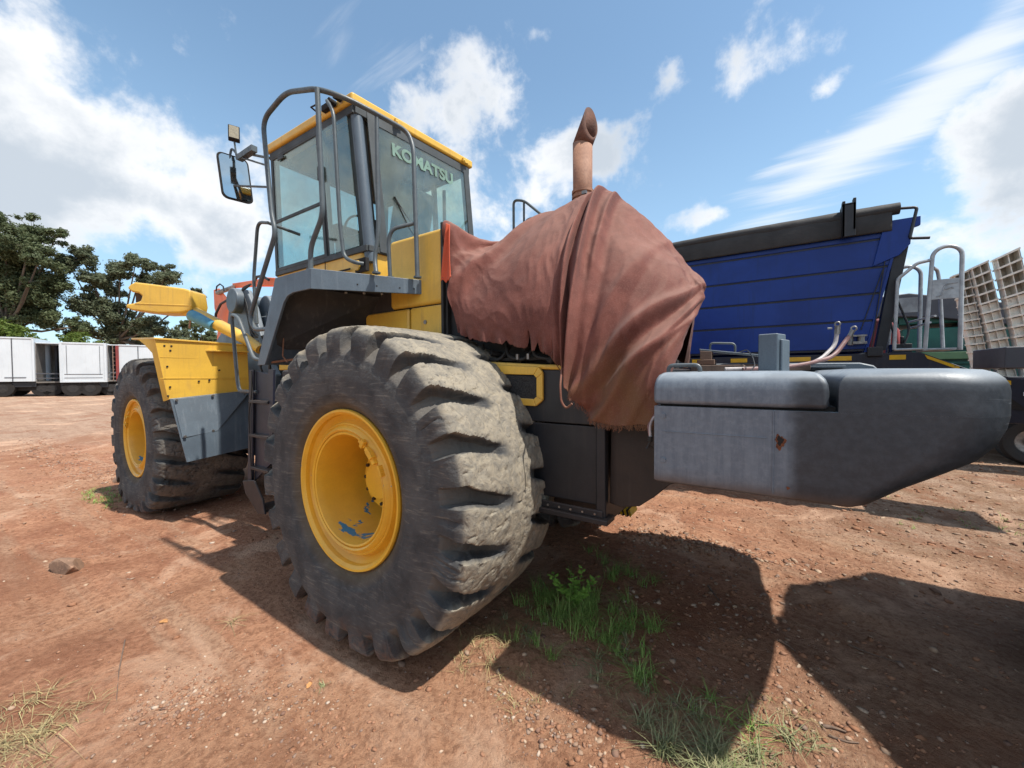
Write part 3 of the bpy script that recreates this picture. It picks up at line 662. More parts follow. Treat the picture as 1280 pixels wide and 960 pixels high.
M['cw'] = mat('counterweight_paint', (.1, .1, .1), None, 4, .50, bump=.10, bsc=120, fine=.1, extra=cw_col)
c = MB()
loft(c, [outline(x_, i_, z_, rx=r_) for x_, i_, z_, r_ in ((2.50, .035, 1.192, .06), (2.52, .012, 1.197, .08), (2.54, 0, 1.208, .10), (2.64, 0, 1.275, .15), (2.735, 0, 1.335, .17), (2.81, 0, 1.385, .19), (2.855, 0, 1.44, .20), (2.878, 0, 1.50, .20), (2.885, 0, 1.5425, .20))])
loft(c, [outline(2.885, i_, z_, x_, rx=.20) for i_, z_, x_ in ((0, 1.5426, 2.41), (0, 1.625, 2.41), (.003, 1.648, 2.41), (.011, 1.668, 2.412), (.026, 1.686, 2.416), (.05, 1.697, 2.425), (.10, 1.702, 2.43), (.20, 1.704, 2.44))])
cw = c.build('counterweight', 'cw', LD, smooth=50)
l = MB()
def ring4(z, i): return [(1.755+i*.5, -1.104+i, z), (2.385-i*.8, -1.104+i, z), (2.385-i*.8, 1.304-i, z), (1.755+i*.5, 1.304-i, z)]
loft(l, [ring4(1.552, 0), ring4(1.62, 0), ring4(1.645, .004), ring4(1.665, .013), ring4(1.682, .030), ring4(1.692, .055), ring4(1.697, .10), ring4(1.699, .25)])
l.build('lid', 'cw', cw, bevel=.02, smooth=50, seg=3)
b = MB(); b.box((1.78, -1.07, 1.50), (2.405, 1.27, 1.56)); b.build('lid_gap_shade', 'matt_black', cw)  # dark box inside the lid seam, stands in for the gap's shade
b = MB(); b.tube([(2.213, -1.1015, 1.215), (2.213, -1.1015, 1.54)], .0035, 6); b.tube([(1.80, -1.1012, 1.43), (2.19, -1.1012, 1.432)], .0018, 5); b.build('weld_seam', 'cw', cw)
for z_, x_ in ((1.30, 1.80), (1.50, 1.80)):
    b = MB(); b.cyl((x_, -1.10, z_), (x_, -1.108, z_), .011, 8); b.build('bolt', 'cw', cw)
# the bracket that stands on the lid, and the grab handles
b = MB(); b.obox((2.205, -.42, 1.79), (.043, -.012, 0), (.02, .055, 0), (0, 0, .105)); b.obox((2.262, -.41, 1.775), (.006, -.002, 0), (.018, .05, 0), (0, 0, .09))
b.build('bracket', 'grey', cw, bevel=.006)
for (x0, y0, x1, y1) in ((1.80, -1.0, 1.935, -1.0),):
    h = MB(); h.tube(rnd([(x0, y0, 1.675), (x0, y0, 1.727), (x1, y1, 1.727), (x1, y1, 1.675)], .03), .0095, 10); h.build('grab_handle', 'rail', cw)
rh = MB(); ring = []
n = 26
for i in range(n):
    a = 2*math.pi*i/n; q = 1+.22*math.sin(3*a+1)+.15*math.sin(7*a); ring.append((2.235+.016*q*math.cos(a), -1.1018, 1.42+.028*q*math.sin(a)))
rh.v += ring+[(2.235+(p[0]-2.235)*.62, -1.1025, 1.425+(p[2]-1.42)*.62) for p in ring]; rh.f += [(i, (i+1) % n, n+(i+1) % n, n+i) for i in range(n)]
rh.build('rusted_edge', 'rusthole', cw, fixn=False)
rh = MB(); rh.v += [(p[0]*.62+2.235*.38, -1.1028, 1.425+(p[2]-1.42)*.62) for p in ring]; rh.f.append(tuple(range(n))); rh.build('rust_hole', 'matt_black', cw, fixn=False)
rh = MB(); rh.v += [(2.262+(p[0]-2.235)*.35, -1.1018, 1.243+(p[2]-1.42)*.2) for p in ring]; rh.f.append(tuple(range(n))); rh.build('rust_spot', 'rusthole', cw, fixn=False)
# dark raised cover on the far side of the counterweight
b = MB(); b.prism([(1.72, 1.70), (1.72, 1.765), (2.70, 1.755), (2.77, 1.735), (2.80, 1.70)], 'Y', .55, 1.15); b.build('raised_cover', 'grey', cw, bevel=.012, seg=3)
b = MB(); b.box((1.70, .48, 1.722), (2.62, .55, 1.735)); b.build('cover_lip', 'grey', cw, bevel=.003)
# hoses curling up beside the raised cover
h = MB(); h.tube(rnd([(1.95, -.05, 1.715), (2.25, .10, 1.72), (2.46, .32, 1.76), (2.555, .42, 1.87), (2.565, .43, 1.955)], .15, 8), .012, 10); hh = h.build('hose', 'cable_w', cw)
h = MB(); h.cyl((2.565, .43, 1.945), (2.567, .43, 1.995), .016, 10); h.tube([(2.567+.014*math.cos(a*.5), .43, 2.01+.014*math.sin(a*.5)) for a in range(13)], .005, 6, close=True); h.cyl((2.54, .43, 1.985), (2.515, .43, 1.985), .006, 6); h.build('hose_fitting', 'steel', hh)
h = MB(); h.tube(rnd([(2.05, -.02, 1.712), (2.33, .12, 1.725), (2.54, .34, 1.79), (2.61, .42, 1.90), (2.63, .43, 1.93)], .15, 8), .013, 10); hh = h.build('hose', 'cable_r', cw)
h = MB(); h.cyl((2.625, .43, 1.915), (2.645, .43, 1.965), .014, 10); h.tube([(2.65+.014*math.cos(a*.5), .43, 1.975+.014*math.sin(a*.5)) for a in range(13)], .005, 6, close=True); h.build('hose_fitting', 'steel', hh)
# frayed wire dangling in front of the counterweight
h = MB(); h.tube(rnd([(1.765, -1.0, 1.53), (1.752, -1.04, 1.50), (1.728, -1.06, 1.45), (1.733, -1.06, 1.39)], .05, 6), .0065, 8); wr = h.build('wiring', 'cable_w', LD)
h = MB(); h.tube([(1.762, -1.0, 1.53), (1.747, -1.045, 1.495), (1.722, -1.062, 1.445), (1.729, -1.06, 1.385)], .004, 6); h.build('wire', 'cable_r', wr)
h = MB(); h.cyl((1.733, -1.06, 1.395), (1.731, -1.06, 1.372), .011, 8)
for i in range(4): h.tube([(1.731, -1.06, 1.374), (1.731+random.uniform(-.01, .01), -1.06, 1.355), (1.731+random.uniform(-.018, .018), -1.06+random.uniform(-.01, .01), 1.338)], .0028, 5)
h.build('plug', 'cable', wr)
# yellow and black hazard step under the rear frame
b = MB(); 
for i in range(6): b.obox((.80+i*.045, 1.0, .31), (.016, 0, .012), (0, .10, 0), (-.01, 0, .03))
b.build('hazard_step', 'stripeblk', LD)
b = MB()
for i in range(6): b.obox((.822+i*.045, .998, .312), (.008, 0, .010), (0, .102, 0), (-.01, 0, .031))
b.build('hazard_stripes', 'ystripe', LD)

# ---------------- exhaust
def oblique(name, m, parent):
    mb = MB(); n = 36; rings = []
    r = .077; ang = R_(27); ax = Vector((math.sin(ang), -.05, math.cos(ang))).normalized()
    base = Vector((.94, 0, 3.50)); cutn = Vector((.93, -.30, .17)).normalized(); cutp = base+Vector((.075, 0, .16))
    hn = (Vector((0, 0, 1))+ax).normalized()
    r0 = []; r1 = []
    for i in range(n):
        a = 2*math.pi*i/n; p = Vector((.94+r*math.cos(a), r*math.sin(a), 3.50))
        t = (base-p).dot(hn)/hn.z; q = p+Vector((0, 0, t)); r0.append(q)
        s = (cutp-q).dot(cutn)/ax.dot(cutn); s = max(min(s, .36), .004); r1.append(q+ax*s)
    mb.v += [tuple(v) for v in r0+r1]; mb.f += [(i, (i+1) % n, n+(i+1) % n, n+i) for i in range(n)]
    return mb, r0
mb, r0 = oblique('x', 'rust', LD)
pp = MB(); n = 36
pp.v += [(.94+.075*math.cos(2*math.pi*i/n), .075*math.sin(2*math.pi*i/n), 2.85) for i in range(n)]+[tuple(v) for v in r0]
pp.f += [(i, (i+1) % n, n+(i+1) % n, n+i) for i in range(n)]
ex = pp.build('exhaust_pipe', 'rust', LD, smooth=60, solid=.006)
mb.build('exhaust_outlet', 'rust_dark', ex, smooth=60, solid=.007)
for z in (3.115, 3.075):
    b = MB(); b.lathe([(0, .078), (0, .085), (.022, .085), (.022, .078)], (.94, 0, z), 'Z', 36, closed=True); b.build('pipe_clamp', 'rust', ex)
b = MB(); b.obox((.985, -.072, 3.09), (.018, 0, 0), (0, .012, 0), (0, 0, .012)); b.build('clamp_bolt', 'steel', ex)

# ---------------- yellow tank box behind the cab
b = MB(); b.box((-.47, -.75, 2.235), (.125, 1.0, 2.80)); b.build('tank_cover', 'yellow', LD, bevel=.035, seg=4)
b = MB(); b.box((-.225, -.752, 1.90), (.125, 1.0, 2.225)); b.build('lower_cover', 'yellow', LD, bevel=.02, seg=3)
b = MB(); b.box((-.80, -.748, 1.96), (-.245, 1.0, 2.225)); b.build('lower_cover', 'yellow', LD, bevel=.02, seg=3)
b = MB(); b.box((-.45, -.72, 1.75), (.11, .95, 2.60)); b.build('cover_gap', 'matt_black', LD)
b = MB(); b.box((.126, -.765, 1.72), (.150, .9, 2.83)); b.box((.150, -.74, 1.72), (.17, .85, 2.80)); b.build('hood_seal', 'black_rubber', LD, bevel=.006)
b = MB(); b.box((.172, -.70, 1.75), (.30, .60, 2.50)); b.build('hood_bulkhead', 'dark', LD)
b = MB(); b.cyl((-.05, -.752, 2.10), (-.05, -.760, 2.10), .016, 12); b.build('latch', 'steel', LD)
b = MB(); b.box((-.40, -.70, 2.80), (.09, -.20, 2.812)); b.build('tank_top_plate', 'blue_patch', LD, bevel=.004)
b = MB(); b.cyl((-.18, -.45, 2.81), (-.18, -.45, 2.86), .05, 20); b.build('filler_cap', 'dark', LD, bevel=.005)

# ---------------- cab
bot = {'RL': (-.78, -.72), 'FL': (-2.38, -.72), 'RR': (-.66, .66), 'FR': (-2.30, .66)}; ZB = 2.80
top = {'RL': (-.87, -.78), 'FL': (-2.28, -.80), 'RR': (-.73, .60), 'FR': (-2.25, .66)}; ZT = 4.055
def cabp(c, z):
    t = (z-ZB)/(ZT-ZB); a, b_ = bot[c], top[c]; return Vector((a[0]+(b_[0]-a[0])*t, a[1]+(b_[1]-a[1])*t, z))
def edge_pt(c1, c2, s, z): return cabp(c1, z).lerp(cabp(c2, z), s)
CAB = MB()
# yellow lower body, chamfered at the rear left corner
lo = [(-2.42, -.70, 1.75), (-.92, -.735, 1.75), (-.80, -.60, 1.75), (-.68, .64, 1.75), (-2.32, .64, 1.75)]
def sides(z, ch):
    rl = cabp('RL', z); fl = cabp('FL', z); rr = cabp('RR', z); fr = cabp('FR', z)
    return [tuple(fl), (rl.x-ch, rl.y-.002, z), (rl.x, rl.y+ch, z), tuple(rr), tuple(fr)]
CAB.hexa(lo, sides(2.80, .10))
cabo = CAB.build('cab', 'yellow', LD, bevel=.012)
def pillar(name, c, w, m, z0=2.80, z1=ZT, r=None):
    mb = MB(); a = cabp(c, z0); b2 = cabp(c, z1)
    mb.tube([a, b2], r or w, 12); return mb.build(name, m, cabo, smooth=60)
# pillars
def bar(p, q, wx, wy, name='pillar', m='cabtrim', parent=None, bev=.006):
    mb = MB(); p = Vector(p); q = Vector(q)
    d = (q-p)
    if abs(d.z) > d.length*.6: ax, ay = Vector((wx, 0, 0)), Vector((0, wy, 0)); 
    else:
        h = Vector((d.x, d.y, 0)).normalized(); ax = Vector((-h.y, h.x, 0))*wx; ay = Vector((0, 0, wy))
    lo = [p-ax-ay, p+ax-ay, p+ax+ay, p-ax+ay]; hi = [v+d for v in lo]
    mb.hexa(lo, hi); return mb.build(name, m, parent or cabo, bevel=bev)
rl0, rl1 = cabp('RL', 2.79), cabp('RL', ZT)
mb = MB(); mb.tube([cabp('RL', 2.70)+Vector((-.035, .045, 0)), cabp('RL', ZT)+Vector((-.035, .045, 0))], .052, 20); mb.build('corner_pillar', 'grey', cabo, smooth=60)
mb = MB(); mb.hexa([cabp('RL', 2.80)+Vector(v) for v in ((-.11, .005, 0), (-.05, .02, 0), (-.02, .12, 0), (-.12, .12, 0))], [cabp('RL', ZT)+Vector(v) for v in ((-.11, .005, 0), (-.05, .02, 0), (-.02, .12, 0), (-.12, .12, 0))]); mb.build('pillar', 'cabtrim', cabo)
bar(cabp('FL', 2.80)+Vector((.03, .02, 0)), cabp('FL', ZT)+Vector((.03, .02, 0)), .035, .03)
bar(cabp('RR', 2.80)+Vector((-.03, -.03, 0)), cabp('RR', ZT)+Vector((-.03, -.03, 0)), .035, .035)
bar(cabp('FR', 2.80)+Vector((.03, -.03, 0)), cabp('FR', ZT)+Vector((.03, -.03, 0)), .035, .035)
SPLIT = .36   # B pillar position from the rear on the left side
bar(edge_pt('RL', 'FL', SPLIT, 2.80)+Vector((0, .015, 0)), edge_pt('RL', 'FL', SPLIT, ZT)+Vector((0, .015, 0)), .03, .02)
bar(edge_pt('RR', 'FR', SPLIT, 2.80)+Vector((0, -.015, 0)), edge_pt('RR', 'FR', SPLIT, ZT)+Vector((0, -.015, 0)), .03, .02)
# rails at sill and head
for c1, c2 in (('RL', 'FL'), ('RR', 'FR'), ('FL', 'FR'), ('RL', 'RR')):
    bar(cabp(c1, 2.815), cabp(c2, 2.815), .018, .028, 'sill_rail'); bar(cabp(c1, ZT-.035), cabp(c2, ZT-.035), .02, .035, 'head_rail')
def pane(c1, s1, c2, s2, z0, z1, off, name='window', extra=None):
    A, B = (c1, c2) if True else None
    mb = MB(); nrm = Vector(off)
    q = [edge_pt(c1, c2, s1, z0), edge_pt(c1, c2, s2, z0), edge_pt(c1, c2, s2, z1), edge_pt(c1, c2, s1, z1)]
    mb.hexa([v+nrm for v in q], [v+nrm*1.0+Vector(off).normalized()*.006 for v in q])
    return mb.build(name, 'glass', cabo, smooth=0)
pane('RL', .06, 'FL', SPLIT-.02, 2.845, ZT-.06, (0, -.014, 0))
# door: frame, upper and lower pane, middle rail, handle
dm = MB()
def dq(s, z, o=-.020): return edge_pt('RL', 'FL', s, z)+Vector((0, o, 0))
def strip(mb, a, b_, c_, d_, t=.016):
    v = [Vector(x) for x in (a, b_, c_, d_)]; mb.hexa(v, [x+Vector((0, t, 0)) for x in v])
s0, s1, z0, z1, w = SPLIT+.015, .985, 2.83, ZT-.05, .035
strip(dm, dq(s0, z0), dq(s1, z0), dq(s1, z0+w), dq(s0, z0+w)); strip(dm, dq(s0, z1-w), dq(s1, z1-w), dq(s1, z1), dq(s0, z1))
strip(dm, dq(s0, z0+w), dq(s0+.025, z0+w), dq(s0+.025, z1-w), dq(s0, z1-w)); strip(dm, dq(s1-.025, z0+w), dq(s1, z0+w), dq(s1, z1-w), dq(s1-.025, z1-w))
strip(dm, dq(s0+.025, 3.33), dq(s1-.025, 3.33), dq(s1-.025, 3.36), dq(s0+.025, 3.36))
door = dm.build('door', 'cabtrim', cabo, bevel=.003)
for za, zb in ((z0+w, 3.33), (3.36, z1-w)):
    g = MB(); strip(g, dq(s0+.025, za, -.012), dq(s1-.025, za, -.012), dq(s1-.025, zb, -.012), dq(s0+.025, zb, -.012), .006); g.build('pane', 'glass', door, smooth=0)
g = MB(); strip(g, dq(.80, 3.93, -.03), dq(.88, 3.93, -.03), dq(.88, 3.96, -.03), dq(.80, 3.96, -.03), .012); g.build('door_catch', 'cabtrim', door, bevel=.003)
g = MB(); g.obox(dq(s0-.012, 3.60, -.035), (.022, 0, 0), (0, .018, 0), (0, 0, .065)); g.build('door_handle', 'matt_black', door, bevel=.006)
pane('RR', .04, 'FR', .50, 2.845, ZT-.06, (0, .014, 0)); pane('RR', .54, 'FR', .97, 2.845, ZT-.06, (0, .014, 0))
pane('FL', .03, 'FR', .97, 2.845, ZT-.06, (-.014, 0, 0), 'windscreen')
rw = pane('RL', .075, 'RR', .985, 2.80, ZT-.01, (.014, 0, 0), 'rear_window')
# dark ceramic border round the rear glass
mb = MB()
def rq(s, z, o=.0225): return edge_pt('RL', 'RR', s, z)+Vector((o, 0, 0))
def rstrip(mb, a, b_, c_, d_): v = [Vector(x) for x in (a, b_, c_, d_)]; mb.hexa(v, [x+Vector((.003, 0, 0)) for x in v])
rstrip(mb, rq(.075, ZT-.09), rq(.985, ZT-.09), rq(.985, ZT-.012), rq(.075, ZT-.012)); rstrip(mb, rq(.075, 2.80), rq(.135, 2.80), rq(.135, ZT-.09), rq(.075, ZT-.09)); rstrip(mb, rq(.93, 2.80), rq(.985, 2.80), rq(.985, ZT-.09), rq(.93, ZT-.09))
mb.build('window_border', 'cabtrim', rw, smooth=0)
# lettering on the rear glass
cu = bpy.data.curves.new('lettering', 'FONT'); cu.body = 'KOMATSU'; cu.size = .17; cu.offset = .007; cu.extrude = .001; cu.space_character = 1.0
to = bpy.data.objects.new('tmp', cu); COL.objects.link(to)
me = bpy.data.meshes.new_from_object(to); bpy.data.objects.remove(to)
co = np.empty(len(me.vertices)*3); me.vertices.foreach_get('co', co); co = co.reshape(-1, 3)
w_, h_ = np.ptp(co[:, 0]), np.ptp(co[:, 1]); co[:, 0] = (co[:, 0]-co[:, 0].min())/w_; co[:, 1] = (co[:, 1]-co[:, 1].min())/h_
out = np.stack([-.0+co[:, 2]*0, -.43+co[:, 0]*.76, 3.755+co[:, 1]*.125], -1)
for i in range(len(out)):
    y = out[i, 1]; z = out[i, 2]; s = (y-(-.77))/(.60+.77); out[i, 0] = edge_pt('RL', 'RR', s, z).x+.026+co[i, 2]
me.vertices.foreach_set('co', out.ravel()); me.materials.clear(); me.materials.append(M['decal']); me.name = 'lettering'
lo_ = bpy.data.objects.new('lettering', me); COL.objects.link(lo_); attach(lo_, rw)
# rear wiper
mb = MB(); mb.tube([(-.765, -.44, 3.36), (-.755, -.20, 3.14), (-.755, .02, 2.96)], .007, 6); mb.tube([(-.755, -.44, 3.36), (-.745, -.30, 3.14), (-.74, -.22, 3.06)], .006, 6); mb.build('rear_wiper', 'matt_black', cabo)
# roof
mb = MB()
rf = [cabp('FL', ZT)+Vector((-.05, -.045, 0)), cabp('RL', ZT)+Vector((.035, -.045, 0)), cabp('RR', ZT)+Vector((.045, .04, 0)), cabp('FR', ZT)+Vector((-.05, .04, 0))]
mb.hexa([v+Vector((0, 0, .004)) for v in rf], [v+Vector((0, 0, .088)) for v in rf]); roof = mb.build('roof', 'yellow', cabo, bevel=.022, seg=4)
for s in (.93, .30):
    q = edge_pt('RL', 'RR', s, ZT); mb = MB(); mb.obox((q.x+.055, q.y, ZT+.03), (.012, 0, 0), (0, .045, 0), (0, 0, .02)); mb.cyl((q.x+.05, q.y-.02, ZT+.01), (q.x+.085, q.y-.02, ZT+.01), .022, 12); mb.build('roof_bracket', 'yellow', roof, bevel=.004)
# work lamps and bracket at the rear left roof corner
mb = MB(); mb.box((-1.22, -.87, 4.08), (-1.10, -.82, 4.13)); mb.cyl((-1.06, -.90, 4.10), (-1.06, -.84, 4.10), .028, 14); mb.cyl((-.97, -.90, 4.11), (-.97, -.84, 4.11), .028, 14); mb.tube([(-1.30, -.83, 4.10), (-1.30, -.92, 4.12), (-1.22, -.92, 4.11)], .008, 6); mb.build('lamp_bracket', 'matt_black', roof)
mb = MB(); mb.tube(rnd([(-1.16, -.79, 4.115), (-1.10, -.90, 4.13), (-.985, -.90, 3.98), (-.95, -.88, 3.0), (-.93, -.86, 2.72), (-.80, -.84, 2.66), (-.77, -.78, 2.66)], .09, 6), .0165, 12); mb.build('grab_rail', 'rail', cabo)
mb = MB(); mb.box((-.90, -.775, 2.60), (-.745, -.738, 2.72)); mb.build('rail_socket', 'matt_black', cabo, bevel=.006)
mb = MB(); mb.cyl((-.86, -.79, 2.66), (-.86, -.745, 2.66), .045, 18); mb.build('side_lamp', 'yellow', cabo, bevel=.004)
for a_, c_ in (((-1.20, -.742, 2.655), (-1.02, -.736, 2.67)), ((-1.42, -.741, 2.45), (-1.415, -.735, 2.80))):
    mb = MB(); mb.box(a_, c_); mb.build('panel_seam', 'matt_black', cabo)
# interior
mb = MB(); mb.box((-2.30, -.62, 2.74), (-.82, .58, 2.80)); mb.build('cab_floor', 'cabtrim', cabo)
st = MB(); st.box((-1.45, -.28, 2.95), (-1.0, .25, 3.08)); st.prism([(-1.12, 3.05), (-.98, 3.05), (-.86, 3.62), (-.97, 3.66)], 'Y', -.25, .22); st.prism([(-1.00, 3.68), (-.90, 3.66), (-.88, 3.84), (-.98, 3.86)], 'Y', -.13, .10); st.box((-1.38, -.15, 2.80), (-1.1, .12, 2.95)); st.build('seat', 'seat', cabo, bevel=.04, seg=3)
mb = MB(); mb.box((-2.15, -.16, 2.80), (-1.95, .14, 3.30)); mb.box((-2.20, -.24, 3.28), (-1.98, .22, 3.44)); mb.tube([(-1.93+.05*math.sin(a)+.0, .17*math.cos(a), 3.42+.15*math.sin(a)) for a in np.linspace(0, 2*math.pi, 25)[:-1]], .014, 8, close=True); mb.build('steering_console', 'matt_black', cabo, bevel=.02)
for a_, c_ in (((-1.5, .28, 2.95), (-1.0, .56, 3.18)), ((-1.5, -.52, 2.95), (-1.05, -.34, 3.10))):
    mb = MB(); mb.box(a_, c_); mb.build('side_console', 'cabtrim', cabo, bevel=.03)
mb = MB(); mb.box((-2.20, -.66, 3.975), (-.92, .55, 4.04)); mb.build('headliner', 'cabpale', cabo)
mb = MB(); mb.box((-2.16, .18, 3.60), (-2.05, .50, 3.68)); mb.tube([(-2.1, .34, 3.66), (-2.1, .34, 3.90)], .012, 6); mb.build('inside_mirror', 'matt_black', cabo, bevel=.01)
mb = MB(); mb.tube(rnd([(-.80, .60, 2.85), (-1.1, .60, 3.2), (-1.1, .60, 3.9)], .1), .02, 8); mb.build('inside_rail', 'cabpale', cabo)

# ---------------- mirror, lamp and their arms at the front left of the cab
mb = MB(); mb.tube(rnd([(-2.30, -.80, 4.02), (-2.62, -.88, 4.13), (-2.90, -.88, 4.20)], .05), .014, 8); mb.tube([(-2.30, -.82, 3.93), (-2.70, -.90, 4.10), (-2.90, -.88, 4.16)], .010, 8)
mb.box((-2.80, -.92, 4.10), (-2.45, -.86, 4.16)); mb.tube(rnd([(-2.88, -.88, 4.20), (-2.97, -.90, 4.30), (-3.0, -.92, 4.12)], .05), .012, 8); mb.tube([(-2.32, -.80, 3.72), (-2.98, -.88, 3.88)], .012, 8)
arm = mb.build('mirror_arm', 'rail', LD)
vd = (CAM-Vector((-3.0, -.88, 3.97))); vd.z = 0; vd.normalize(); vn = (vd*.85+Vector((1, .25, 0))*.35).normalized(); vx = Vector((-vn.y, vn.x, 0))
def rrect(c, vx, vn, hw, hh, t, rc=.05, skew=.0):
    pts = []
    for cx, cz, a0 in ((1, 1, 0), (-1, 1, 90), (-1, -1, 180), (1, -1, 270)):
        for i in range(5):
            a = R_(a0+i*22.5); pts.append((cx*(hw-rc)+rc*math.cos(a), cz*(hh-rc)+rc*math.sin(a)))
    f = [Vector(c)+vx*(u+skew*v)+Vector((0, 0, v))+vn*t for u, v in pts]; g = [Vector(c)+vx*(u+skew*v)*.96+Vector((0, 0, v*.96))-vn*t for u, v in pts]
    return f, g
mc = (-3.0, -.86, 3.97)
f, g = rrect(mc, vx, vn, .155, .255, .025, .06, -.10); mb = MB(); mb.hexa(g, f); mo = mb.build('mirror', 'matt_black', LD, bevel=.01)
f, g = rrect(Vector(mc)+vn*.018, vx, vn, .135, .235, .012, .05, -.10); mb = MB(); mb.hexa(g, f); mb.build('mirror_glass', 'mirror', mo)
mb = MB(); lc = Vector((-2.90, -.90, 4.43)); lx = Vector((.6, -.25, .12)).normalized(); ly = Vector((.25, .6, 0)).normalized(); lz = lx.cross(ly)
mb.obox(lc, lx*.03, ly*.055, lz*.085); lm = mb.build('work_lamp', 'matt_black', LD, bevel=.008)
mb = MB(); mb.obox(lc+lx*.031, lx*.004, ly*.045, lz*.073); mb.build('lens', 'lamp', lm)
mb = MB(); mb.tube([(-2.9, -.90, 4.36), (-2.88, -.89, 4.2)], .01, 6); mb.build('lamp_stalk', 'rail', lm)

# ---------------- platform over the rear wheel, its front leg, rails
PZ = 2.43
mb = MB(); plan = [(-.46, -1.41), (-.07, -.69), (-.93, -.69), (-.93, -1.41)]
mb.hexa([(x, y, PZ-.02) for x, y in plan], [(x, y, PZ) for x, y in plan])
mb.hexa([(-.93, -1.41, PZ-.001), (-.93, -.60, PZ-.001), (-1.24, -.60, 1.78), (-1.24, -1.41, 1.78)], [(-.925, -1.41, PZ-.022), (-.925, -.60, PZ-.022), (-1.215, -.60, 1.78), (-1.215, -1.41, 1.78)])
plt = mb.build('platform', 'grey', LD)
mb = MB()   # outer bent cheek
out_ = [(-.462, 2.4315), (-.95, 2.4315), (-1.262, 1.775), (-1.14, 1.775), (-1.10, 1.83), (-.83, 2.235), (-.78, 2.275), (-.70, 2.292), (-.462, 2.292)]
mb.prism(out_, 'Y', -1.43, -1.411); mb.build('cheek_plate', 'grey', plt, bevel=.004)
mb = MB(); mb.hexa([(-.462, -1.43, 2.29), (-.06, -.69, 2.325), (-.06, -.69, 2.4325), (-.462, -1.43, 2.4325)], [(-.478, -1.42, 2.29), (-.076, -.68, 2.325), (-.076, -.68, 2.4325), (-.478, -1.42, 2.4325)]); mb.build('rear_flange', 'grey', plt, bevel=.003)
for s in (.36, .52, .72, .85):
    mb = MB(); q = Vector((-.462, -1.43, 2.345)).lerp(Vector((-.06, -.69, 2.36)), s); mb.cyl(q+Vector((.002, -.001, 0)), q+Vector((-.004, .002, 0)), .006, 8); mb.build('drain_hole', 'matt_black', plt)
# dark underside: mudguard sheets sloping down behind the leg
M['under'] = mat('dusty_black_underside', (.030, .031, .034), (.055, .052, .050), 4, .75, bump=.15, streak=((.10, .095, .09), .5))
mb = MB()
mb.hexa([(-.50, -1.38, 2.40), (-.16, -.72, 2.40), (-.92, -.72, 2.40), (-.92, -1.38, 2.40)], [(-.52, -1.36, 2.385), (-.20, -.72, 2.385), (-.91, -.72, 2.385), (-.91, -1.36, 2.385)])
mb.build('mudguard_top', 'under', plt)
mb = MB(); mb.hexa([(-.90, -1.39, 2.38), (-.62, -.70, 2.36), (-1.02, -.70, 1.93), (-1.19, -1.39, 1.90)], [(-.92, -1.39, 2.39), (-.64, -.70, 2.39), (-1.05, -.70, 1.93), (-1.21, -1.39, 1.90)]); mb.build('mudguard_slope', 'under', plt)
mb = MB(); mb.hexa([(-.60, -.72, 2.39), (-.18, -.72, 2.39), (-.42, -.72, 2.10), (-.98, -.72, 1.98)], [(-.60, -.70, 2.39), (-.18, -.70, 2.39), (-.42, -.70, 2.10), (-.98, -.70, 1.98)]); mb.build('mudguard_inner', 'under', plt)
mb = MB()
for i in range(4): q = Vector((-.83+i*.10, -1.08+i*.10, 2.376)); mb.cyl(q, q-Vector((0, 0, .012)), .011, 8)
for i in range(3): q = Vector((-.62+i*.07, -1.12+i*.13, 2.378)); mb.cyl(q, q-Vector((0, 0, .012)), .011, 8)
for i in range(2): q = Vector((-.52+i*.05, -1.13+i*.12, 2.378)); mb.cyl(q, q-Vector((0, 0, .012)), .011, 8)
mb.build('bolt_heads', 'bolt', plt)['kind'] = 'stuff'
b = MB(); b.box((-2.10, -.70, 1.10), (-.95, .9, 1.75)); b.box((-1.45, -1.15, 1.05), (-1.05, -.70, 1.74)); b.build('under_cab_box', 'under', LD, bevel=.02)
mb = MB(); mb.tube([(-1.22, -1.35, 1.80), (-1.05, -1.20, 1.83), (-.98, -.8, 1.84)], .010, 8); mb.tube([(-1.10, -1.3, 2.0), (-1.12, -1.3, 1.85), (-1.05, -1.3, 1.80)], .006, 6); mb.build('brake_hose', 'rust', LD)
# handrails
R1 = .0175
mb = MB(); mb.tube(rnd([(-.51, -1.40, PZ), (-.51, -1.40, 2.59), (-.35, -1.40, 2.78), (-.39, -1.40, 3.64)], .07), R1, 12)
mb.tube(rnd([(-1.08, -1.40, 2.06), (-1.36, -1.40, 2.07), (-1.44, -1.40, 2.18), (-.985, -1.40, 2.79), (-1.04, -1.40, 2.93), (-1.15, -1.40, 3.70), (-.80, -1.40, 3.775), (-.39, -1.40, 3.64), (-.27, -1.26, 3.61), (-.21, -1.05, 3.59), (-.16, -.81, 3.57), (-.11, -.80, 3.44), (-.06, -.82, PZ)], .11, 6), R1, 12)
mb.tube(rnd([(-.21, -1.08, PZ), (-.255, -1.06, 2.55), (-.22, -1.05, 2.72), (-.22, -1.05, 3.59)], .06), .0155, 12)
rl = mb.build('side_rail', 'rail', plt, smooth=60)
mb = MB(); mb.tube(rnd([(-.24, -.93, PZ), (-.245, -.94, 2.72), (-.21, -.93, 2.80), (-.095, -.81, 2.855)], .06), .015, 12); mb.build('side_rail', 'rail', plt, smooth=60)
mb = MB(); mb.tube(rnd([(-1.74, -1.10, 3.12), (-1.94, -1.10, 3.17), (-2.05, -1.10, 2.63), (-2.0, -1.1, 2.2)], .09), .015, 12); mb.tube([(-1.74, -1.10, 3.12), (-1.75, -.8, 3.10)], .015, 10); mb.build('grab_rail', 'rail', LD, smooth=60)
